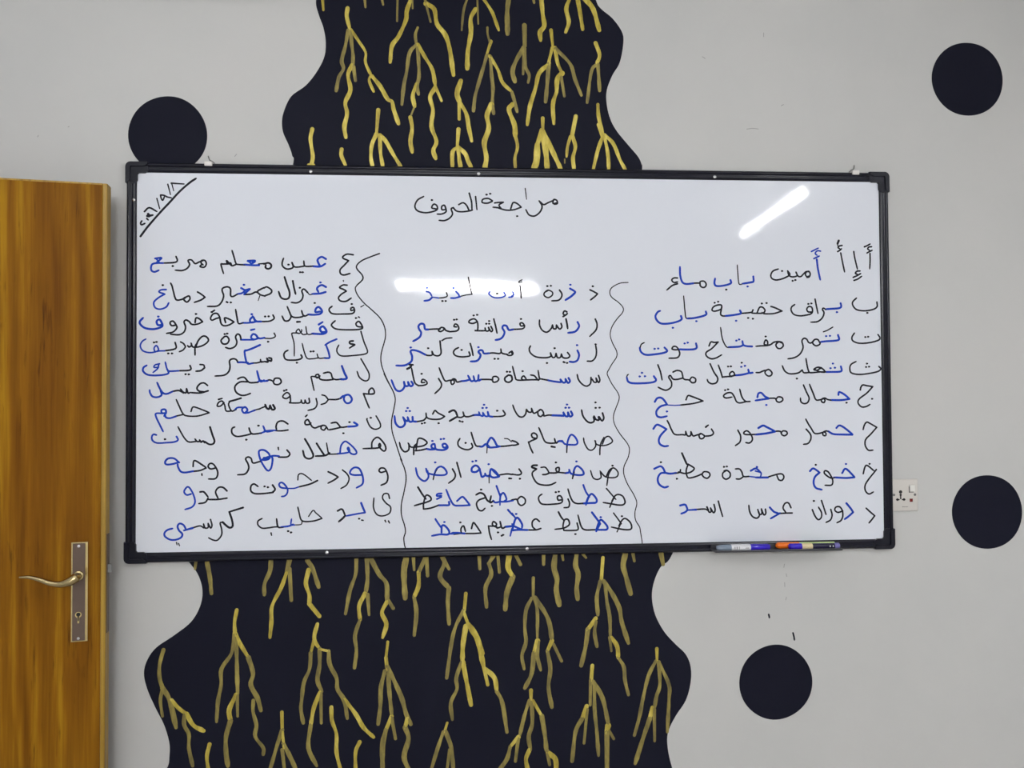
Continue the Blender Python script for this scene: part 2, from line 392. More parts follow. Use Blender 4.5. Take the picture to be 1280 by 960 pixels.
# rows of equal height joining the left and the right outline
bm = bmesh.new()
ztop = min(L_[0].y, R_[0].y); zbot = max(L_[-1].y, R_[-1].y)
poly = [p for p in L_] + [p for p in reversed(R_)]
fr = [bm.verts.new((p.x, -0.0006, p.y)) for p in poly]
bm.faces.new(fr)
ext = bmesh.ops.extrude_face_region(bm, geom=list(bm.faces))
for g in ext['geom']:
    if isinstance(g, bmesh.types.BMVert): g.co.y = 0.0
bmesh.ops.triangulate(bm, faces=bm.faces)
obj('black_field', bm, M['black_paint'], mural)
GOLD = [
'''y8.8 -1230,2280 -1224,2202''',
'''y11.6 -1074,2218 -1079,2166 -1060,2085
o11.1 -1071,2079 -1088,1980 -1111,1886 -1100,1835 -1128,1782 -1146,1695
o11.1 -1054,2079 -1049,1992 -1041,1923 -1043,1853
o11.1 -1038,1848 -1026,1761
y12.6 -1047,1859 -1072,1795 -1057,1702 -1089,1621 -1078,1552 -1095,1470 -1086,1401
y8.8 -1054,2085 -1009,2016 -963,1942 -964,1878 -930,1798
y8.8 -930,1798 -941,1763 -913,1694
y12.6 -924,1792 -873,1729 -827,1649 -799,1632 -788,1580 -759,1494''',
'''y11.6 -1293,1450 -1304,1386 -1290,1283 -1299,1225
y10.1 -1315,1225 -1284,1226''',
'''y11.6 -1112,1326 -1114,1286 -1087,1223''',
'''y11.6 -885,1578 -896,1433
y11.6 -896,1428 -925,1358 -931,1277 -920,1219''',
'''y11.6 -874,1416 -872,1312 -857,1220
y11.6 -874,1422 -839,1382 -794,1302 -743,1219''',
'''y12.6 -677,2293 -705,2211 -711,2152 -758,2046 -798,1987 -810,1882
o6.3 -670,2288 -668,2229''',
'''o7.5 -763,2285 -766,2145''',
'''y13.8 -585,2261 -533,2227 -516,2134 -464,2065 -436,1972 -413,1809
o7.5 -590,2284 -573,2214 -556,2145''',
'''o8.8 -968,2283 -963,2227''',
'''o8.8 -862,2286 -853,2247''',
'''o8.8 -637,2107 -652,2060 -645,1996
o11.1 -649,1996 -689,1943 -707,1826 -724,1744 -738,1616
o11.1 -637,1985 -632,1886 -630,1793 -644,1734 -633,1682
y12.6 -644,1746 -669,1675 -658,1606
o6.3 -658,1606 -685,1536
y12.6 -685,1536 -674,1466 -685,1385 -674,1315
y11.6 -637,1997 -586,1910 -546,1841 -529,1748
y10.1 -529,1737 -489,1644
y12.6 -529,1725 -561,1666 -543,1585 -553,1480 -522,1387 -542,1329 -527,1277''',
'''y15.1 -367,1775 -391,1693 -374,1635
y11.6 -379,1652 -378,1530
y12.6 -374,1635 -334,1565 -317,1472 -300,1391''',
'''y12.6 -383,1465 -392,1355
y11.6 -392,1349 -421,1319 -422,1220
y12.6 -387,1349 -379,1273 -370,1221
y12.6 -387,1355 -341,1309 -323,1262 -301,1219''',
'''o7.5 -325,2298 -348,2221 -360,2097''',
'''y13.8 -272,2234 -302,2175 -302,2081 -322,1963 -326,1852
o6.3 -260,2299 -255,2141''',
'''y10.1 -222,2304 -170,2225 -147,2167 -125,2103''',
'''o15.1 -61,2309 -71,2216 -69,2081''',
'''o8.8 97,2313 102,2286''',
'''y13.8 148,2315 157,2211 166,2140 139,2098 142,2045''',
'''y12.6 329,2316 308,2251 324,2168 303,2102''',
'''y12.6 382,2318 399,2217 413,2123''',
'''y15.1 427,2323 482,2255 520,2120''',
'''o7.5 -197,2119 -195,2072 -177,2014
y10.1 -175,2031 -201,1949
o11.1 -201,1943 -225,1860 -260,1742 -278,1672 -288,1584''',
'''o11.1 -178,1932 -173,1826 -164,1733 -168,1639 -160,1569
y10.6 -184,1937 -132,1850 -103,1769 -45,1712
o10.1 -45,1712 -28,1653 -11,1583
y15.1 -174,1627 -203,1556 -192,1475 -221,1381 -208,1287 -220,1217''',
'''y15.1 -40,1630 -63,1594 -29,1501 -24,1431
y10.1 -24,1431 -10,1361 -27,1290 -25,1226''',
'''o15.1 39,2139 40,2007
o13.8 33,1995 -15,1912 -39,1841 -24,1777
o8.8 34,1984 28,1825
o10.1 41,1990 43,1878 67,1820 60,1772''',
'''y11.3 209,2112 220,2006
y10.1 217,2000 196,1917 196,1893
y12.6 192,1893 131,1833 107,1738 71,1620 53,1502
o12.6 192,1893 184,1787 171,1651
y11.3 234,2000 249,1906 278,1836
y15.1 278,1836 248,1800 242,1717
y12.6 242,1717 218,1635 223,1511
o10.1 272,1812 292,1689
o11.3 238,1994 331,1896 360,1802 401,1697''',
'''y12.6 496,2036 521,1960 503,1906
o10.1 503,1900 467,1852 438,1651
o11.3 509,1900 514,1818 519,1729''',
'''y11.3 152,1545 152,1481
y15.1 146,1469 116,1374
y18.9 116,1374 110,1269 89,1216
y17.6 148,1463 169,1340 179,1217
y15.1 152,1463 210,1341 267,1218''',
'''y15.1 364,1561 340,1443
y8.8 328,1431 310,1366 303,1301
y12.1 340,1437 360,1366 344,1296 350,1225''',
'''o5.0 291,1285 291,1260''',
'''y11.3 507,1640 512,1558 540,1440
y12.6 511,1510 534,1428
y11.3 534,1428 504,1345 473,1221
y11.3 549,1428 569,1323 574,1222
y11.3 549,1446 605,1388 646,1288 681,1224''',
'''o11.3 -2186,-1751 -2208,-1838 -2208,-1920 -2190,-1981
o10.1 -2190,-1988 -2203,-2055 -2190,-2150
o15.1 -2190,-1981 -2148,-2057 -2110,-2221
y11.3 -2137,-2057 -2094,-2106 -2048,-2141
y13.8 -2048,-2141 -2007,-2211 -1947,-2246
o11.3 -2061,-2148 -2061,-2209 -2034,-2264 -2034,-2345 -2011,-2454''',
'''o8.8 -1995,-1224 -2000,-1265''',
'''o12.6 -1929,-1225 -1912,-1315 -1902,-1417''',
'''o12.6 -1545,-1223 -1551,-1288 -1583,-1363 -1585,-1431''',
'''o13.8 -1433,-1221 -1450,-1297
y11.3 -1450,-1297 -1484,-1392 -1538,-1501 -1542,-1597 -1551,-1693
o12.6 -1433,-1277 -1422,-1469''',
'''o13.8 -1324,-1228 -1293,-1279 -1256,-1391''',
'''y12.6 -1317,-1286 -1334,-1368 -1313,-1438 -1313,-1493
y15.1 -1313,-1493 -1252,-1570''',
'''y11.3 -1750,-1521 -1763,-1592 -1761,-1660
o11.3 -1763,-1667 -1781,-1782 -1841,-1876 -1843,-1971 -1861,-2066 -1870,-2195
o12.1 -1754,-1674 -1750,-1810 -1747,-1933 -1744,-2029
y12.6 -1761,-1660 -1740,-1708 -1680,-1812
o13.8 -1680,-1812 -1652,-1909 -1666,-1977 -1625,-2060 -1605,-2135
y13.8 -1753,-2035 -1794,-2123 -1787,-2191
o13.8 -1787,-2191 -1813,-2285 -1813,-2380 -1802,-2462
o10.1 -1747,-2042 -1744,-2165''',
'''o11.3 -1650,-2073 -1652,-2141 -1632,-2223 -1639,-2291 -1591,-2361 -1591,-2402''',
'''y11.3 -1911,-2329 -1927,-2403 -1917,-2491''',
'''y11.3 -1479,-2149 -1477,-2256
o11.3 -1477,-2256 -1504,-2337 -1551,-2498
y10.1 -1477,-2269 -1466,-2365
o12.6 -1470,-2338 -1423,-2435 -1393,-2504''',
'''o11.3 -1477,-2378 -1463,-2502''',
'''y11.3 -1264,-1618 -1282,-1686 -1278,-1727 -1251,-1769
y11.3 -1285,-1720 -1305,-1795
o11.3 -1305,-1795 -1312,-1891 -1346,-1973 -1360,-2082 -1364,-2136 -1350,-2219
o12.6 -1251,-1769 -1251,-1866 -1264,-1961 -1237,-2031
y12.6 -1247,-2037 -1285,-2125 -1305,-2234
o12.6 -1305,-2234 -1319,-2370 -1269,-2482
o10.1 -1244,-2044 -1241,-2223
y8.8 -1251,-1772 -1196,-1785
o12.6 -1196,-1785 -1189,-1867 -1148,-1951 -1142,-2020 -1101,-2090 -1083,-2200
y12.6 -1101,-2083 -1032,-2175 -984,-2259 -923,-2319''',
'''y11.3 -1180,-2129 -1176,-2211 -1149,-2294 -1149,-2404 -1122,-2521''',
'''y11.3 -1008,-2347 -1033,-2408 -1033,-2525''',
'''o11.3 -1026,-1229 -1031,-1319 -1065,-1416 -1093,-1560''',
'''o12.6 -962,-1224 -958,-1349 -969,-1431
y12.6 -973,-1438 -1010,-1514 -1004,-1597
o11.3 -1004,-1597 -1035,-1693 -1027,-1789 -1039,-1892''',
'''o11.3 -958,-1446 -949,-1570''',
'''o13.8 -934,-1231 -886,-1322 -842,-1379 -838,-1476
o12.6 -835,-1476 -801,-1532
y12.6 -838,-1490 -870,-1558 -843,-1628 -866,-1711''',
'''o17.6 -719,-1222 -734,-1312 -727,-1472''',
'''o11.3 -675,-1218 -671,-1299''',
'''o15.1 -601,-1224 -643,-1314
y12.6 -643,-1314 -644,-1397 -672,-1466
o12.6 -672,-1466 -658,-1564 -672,-1702
o12.6 -594,-1224 -588,-1336''',
'''o13.8 -497,-1222 -483,-1261 -511,-1344 -456,-1415
o12.6 -456,-1415 -463,-1513 -456,-1638
o11.3 -483,-1247 -455,-1297''',
'''y10.1 -835,-1739 -846,-1836
y12.6 -846,-1836 -839,-1905
o12.6 -832,-1933 -826,-2044 -812,-2182
o13.8 -839,-1891 -798,-1975 -750,-2087 -723,-2185 -695,-2248
y12.6 -812,-2196 -847,-2277
o15.1 -847,-2277 -868,-2373 -868,-2531
o11.3 -812,-2203 -789,-2334
y13.8 -716,-2213 -730,-2267
o15.1 -730,-2267 -709,-2337 -737,-2446 -703,-2537''',
'''o12.6 -853,-1918 -877,-2014 -881,-2125 -895,-2241''',
'''y11.3 -351,-1452 -361,-1557
o11.3 -365,-1557 -415,-1653 -443,-1764 -472,-1971
y11.3 -365,-1564 -338,-1641
y15.1 -338,-1641 -289,-1712 -247,-1825
y16.3 -314,-1677 -279,-1740 -245,-1894
y12.6 -245,-1894 -217,-2021
y13.8 -231,-1923 -175,-1980 -161,-2064
o12.6 -161,-2064 -127,-2135 -99,-2317''',
'''y15.1 -352,-1655 -370,-1766 -374,-1863
o11.3 -381,-1877 -413,-1973 -409,-2042 -447,-2125 -438,-2229
y13.8 -371,-1877 -353,-1975 -322,-2142''',
'''y8.8 -470,-2248 -487,-2303
o11.3 -494,-2303 -529,-2399 -571,-2535
o12.6 -480,-2303 -446,-2401 -433,-2540
o11.3 -453,-2415 -474,-2539''',
'''o11.3 -266,-1221 -263,-1300''',
'''o13.8 -178,-1222 -206,-1267
o12.6 -206,-1267 -192,-1337 -228,-1420 -222,-1539''',
'''o11.3 -149,-1223 -140,-1324''',
'''y16.3 -79,-1224 -86,-1297 -56,-1354
o16.3 -56,-1354 -94,-1451 -105,-1556''',
'''o12.6 -36,-1221 -8,-1278''',
'''o11.3 138,-1220 138,-1281''',
'''o16.3 212,-1219 204,-1303 222,-1374 217,-1444 235,-1536''',
'''o8.8 255,-1217 262,-1255''',
'''o15.1 348,-1221 340,-1292 357,-1348 346,-1433 352,-1503''',
'''o10.1 386,-1219 407,-1244''',
'''y12.6 515,-1246 504,-1380
o12.1 497,-1394 474,-1492 480,-1605''',
'''y15.1 466,-1626 415,-1695
o13.8 415,-1695 400,-1800 371,-1919
o11.3 466,-1647 458,-1717 472,-1802''',
'''o11.3 528,-1409 538,-1522 555,-1621 558,-1734
y12.6 565,-1748 601,-1806 607,-1876
o11.3 607,-1876 642,-1934 649,-2019 670,-2111
o10.1 554,-1748 564,-1833
o13.8 518,-1394 568,-1466 617,-1566 631,-1651 673,-1787''',
'''o16.3 659,-1224 644,-1298 662,-1369 690,-1476''',
'''o10.1 707,-1222 716,-1271''',
'''o16.3 888,-1229 901,-1296''',
'''o10.1 72,-1364 71,-1476
o11.3 61,-1490 25,-1566 17,-1678 24,-1762 -2,-1845 11,-1930
o10.1 75,-1483 96,-1568 95,-1736
o13.8 82,-1490 145,-1583 173,-1654 187,-1752
y13.8 187,-1759 158,-1822
o12.6 158,-1822 176,-1934 163,-2046 184,-2173''',
'''y16.3 97,-1757 73,-1833
o13.8 73,-1833 58,-1959 15,-2048
o11.3 102,-1764 94,-1848 115,-1940''',
'''o11.3 197,-1781 247,-1887''',
'''y11.3 53,-2064 53,-2119
o11.3 43,-2126 14,-2209 -19,-2340
y13.8 -27,-2350 -79,-2408
o12.6 -79,-2408 -100,-2483 -150,-2551
o11.3 -29,-2361 -47,-2499
o12.6 57,-2141 60,-2266 37,-2349 48,-2433
y13.8 41,-2433 19,-2488 30,-2558
y11.3 64,-2127 120,-2226
o13.8 120,-2226 140,-2353 147,-2437
y15.1 161,-2458 203,-2494 209,-2564
o11.3 151,-2437 167,-2528''',
'''y13.8 442,-1921 434,-2012
o11.3 431,-2012 426,-2166
o11.3 455,-2041 454,-2195 467,-2336 476,-2483
o13.8 445,-2019 505,-2127 539,-2282''',
'''y15.1 404,-2173 375,-2249
o12.6 375,-2249 332,-2331 309,-2512
o11.3 407,-2194 385,-2403''',
'''y16.3 539,-2299 528,-2341
o15.1 531,-2341 529,-2576
o10.1 546,-2332 574,-2382''',
'''y11.3 855,-1827 855,-1897
o11.3 847,-1904 800,-1995 763,-2135 740,-2247 706,-2365''',
'''o11.3 866,-1912 872,-2053 850,-2123 837,-2194
y15.1 823,-2196 805,-2263
o13.8 805,-2263 760,-2388 709,-2541
o10.1 834,-2208 835,-2405
o11.3 866,-1912 930,-2055 929,-2154 917,-2351''',
]

rnd = random.Random(4)
for txt in GOLD:
    bm = bmesh.new()
    k = 0
    for c, wd, pts in strokes(txt):
        k += 1
        ribbon(bm, [(x, z + 1.72) for x, z in pts], wd, -0.0007 - 0.00006 * k, 0 if c == 'y' else 1, 0.17, rnd, 0.8, 0.0007)
    obj('gold_branch', bm, [M['gold'], M['gold_thin']], mural, True)

DOT_LABELS = ['black painted dot cut off by the top left corner of the whiteboard',
              'black painted dot high on the wall above the right end of the whiteboard',
              'black painted dot to the right of the wall socket',
              'black painted dot low on the wall under the marker tray']
for (x, z, rx, rz), lab in zip(DOTS, DOT_LABELS):
    bm = bmesh.new()
    n = 72
    ph = x * 3
    P = [(x + rx * math.cos(a) * (1 + .006 * math.sin(3 * a + ph)), z + rz * math.sin(a) * (1 + .006 * math.sin(4 * a + ph))) for a in (2 * math.pi * k / n for k in range(n))]
    front = [bm.verts.new((p[0], -0.0008, p[1])) for p in P]
    back = [bm.verts.new((p[0], -0.0001, p[1])) for p in P]
    bm.faces.new(front); bm.faces.new(back)
    for k in range(n): bm.faces.new((front[k], front[(k + 1) % n], back[(k + 1) % n], back[k]))
    tag(obj('painted_dot', bm, M['black_paint']), lab, 'wall dot', 'black dots painted on the wall')

# ------------------------------------------------------------------ whiteboard
BW, BH, BZ = 2.4, 1.215, 1.72
board = empty('whiteboard', (0, 0, BZ))
tag(board, 'large wall mounted whiteboard in a black frame covered with Arabic handwriting', 'whiteboard')
bm = bmesh.new()
box(bm, -BW / 2 + .012, BW / 2 - .012, -0.014, -0.003, -BH / 2 + .012, BH / 2 - .012)
obj('writing_surface', bm, M['board'], board)

RAIL = [(0.0, -.002), (0.0, -.017), (.0015, -.0205), (.0045, -.0235), (.0075, -.024), (.0105, -.0225), (.0125, -.019), (.0145, -.0185), (.0175, -.0195), (.0225, -.0185), (.0275, -.0165), (.0295, -.0142), (.0295, -.002)]
def rail(side):
    bm = bmesh.new()
    rows = []
    for s in (-1, 1):
        row = []
        for a, y in RAIL:
            if side in 'tb':
                z = (BH / 2 - a) * (1 if side == 't' else -1)
                row.append(bm.verts.new((s * (BW / 2 - a), y, z)))
            else:
                x = (BW / 2 - a) * (1 if side == 'r' else -1)
                row.append(bm.verts.new((x, y, s * (BH / 2 - a))))
        rows.append(row)
    n = len(RAIL)
    for k in range(n): bm.faces.new((rows[0][k], rows[0][(k + 1) % n], rows[1][(k + 1) % n], rows[1][k]))
    bm.faces.new(rows[0]); bm.faces.new(rows[1])
    return obj('frame_rail', bm, M['frame'], board, True)
for s in 'tblr': rail(s)

def corner(sx, sz):
    """rounded L-shaped plastic corner cap with a raised outer lip"""
    bm = bmesh.new()
    A, Wd, r = 0.064, 0.0318, 0.016
    def outline(inset, rr, full):
        o_ = -0.0018 + inset
        P = [(A - inset * .5, o_)]
        for k in range(7):
            t = math.pi / 2 * k / 6
            P.append((o_ + rr - rr * math.sin(t), o_ + rr - rr * math.cos(t)))
        P.append((o_, A - inset * .5))
        w_ = Wd if full else 0.012
        P += [(w_ - .006, A - inset * .5), (w_, A - .010), (w_, w_ + .004), (w_ + .004, w_), (A - .010, w_), (A - inset * .5, w_ - .006)]
        return P
    def slab(P, y0, y1, shrink):
        cx_ = 0.03
        f = [bm.verts.new((sx * (BW / 2 - p[0]), y0, sz * (BH / 2 - p[1]))) for p in P]
        g = [bm.verts.new((sx * (BW / 2 - (p[0] * (1 - shrink) + .02 * shrink)), y1, sz * (BH / 2 - (p[1] * (1 - shrink) + .02 * shrink)))) for p in P]
        n = len(P)
        bm.faces.new(f); bm.faces.new(g)
        for k in range(n): bm.faces.new((f[k], f[(k + 1) % n], g[(k + 1) % n], g[k]))
    slab(outline(0, r, True), -.002, -.0212, 0.0)
    slab(outline(0.0, r, False), -.0205, -.0262, 0.03)
    return obj('corner_cap', bm, M['cap'], board)
for sx in (-1, 1):
    for sz in (-1, 1): corner(sx, sz)

for x, z in [(-.648, BH / 2 - .0205), (-.129, BH / 2 - .0205), (.626, BH / 2 - .0205), (-.60, -BH / 2 + .0205), (.0157, -BH / 2 + .0205)]:
    bm = bmesh.new()
    lathe(bm, [(0, .0052), (.0012, .0050), (.0024, .0032), (.0027, 0)], (x, -.0183, z), (0, -1, 0), 16)
    obj('screw', bm, M['steel'], board, True)
bm = bmesh.new()
lathe(bm, [(0, .0048), (.0012, .0046), (.0024, .003), (.0027, 0)], (-BW / 2 + .021, -.0180, .493), (0, -1, 0), 16)
obj('screw', bm, M['steel'], board, True)

for x, flip in ((-.9552, 1), (1.0891, -1)):
    bm = bmesh.new()
    box(bm, x - .0115, x + .0115, -.0275, -.001, BH / 2 - .009, BH / 2 + .0045, .0015)
    h_ = obj('hanging_clip', bm, M['clip_white'], board)
    h_['label'] = 'white hanging clip'
    bm = bmesh.new()
    p = [Vector((x + flip * .013, -.006, BH / 2 + .004)), Vector((x + flip * .006, -.008, BH / 2 + .010)), Vector((x - flip * .002, -.008, BH / 2 + .014)), Vector((x - flip * .005, -.006, BH / 2 + .022)), Vector((x - flip * .008, -.001, BH / 2 + .028))]
    c = catmull(p, 4)
    tube(bm, c, [.0016] * len(c), 8)
    obj('wire_hook', bm, M['zinc'], h_, True)

# marker tray clipped under the frame
bm = bmesh.new()
TX0, TX1 = 0.597, 1.004
box(bm, TX0, TX1, -.068, -.0262, -BH / 2 + .0065, -BH / 2 + .0095, .001)
box(bm, TX0, TX1, -.071, -.068, -BH / 2 + .0065, -BH / 2 + .0135, .001)
box(bm, TX0, TX1, -.0272, -.0245, -BH / 2 + .0065, -BH / 2 + .0215, .0008)
obj('marker_tray', bm, M['tray'], board)['label'] = 'dark grey marker tray'

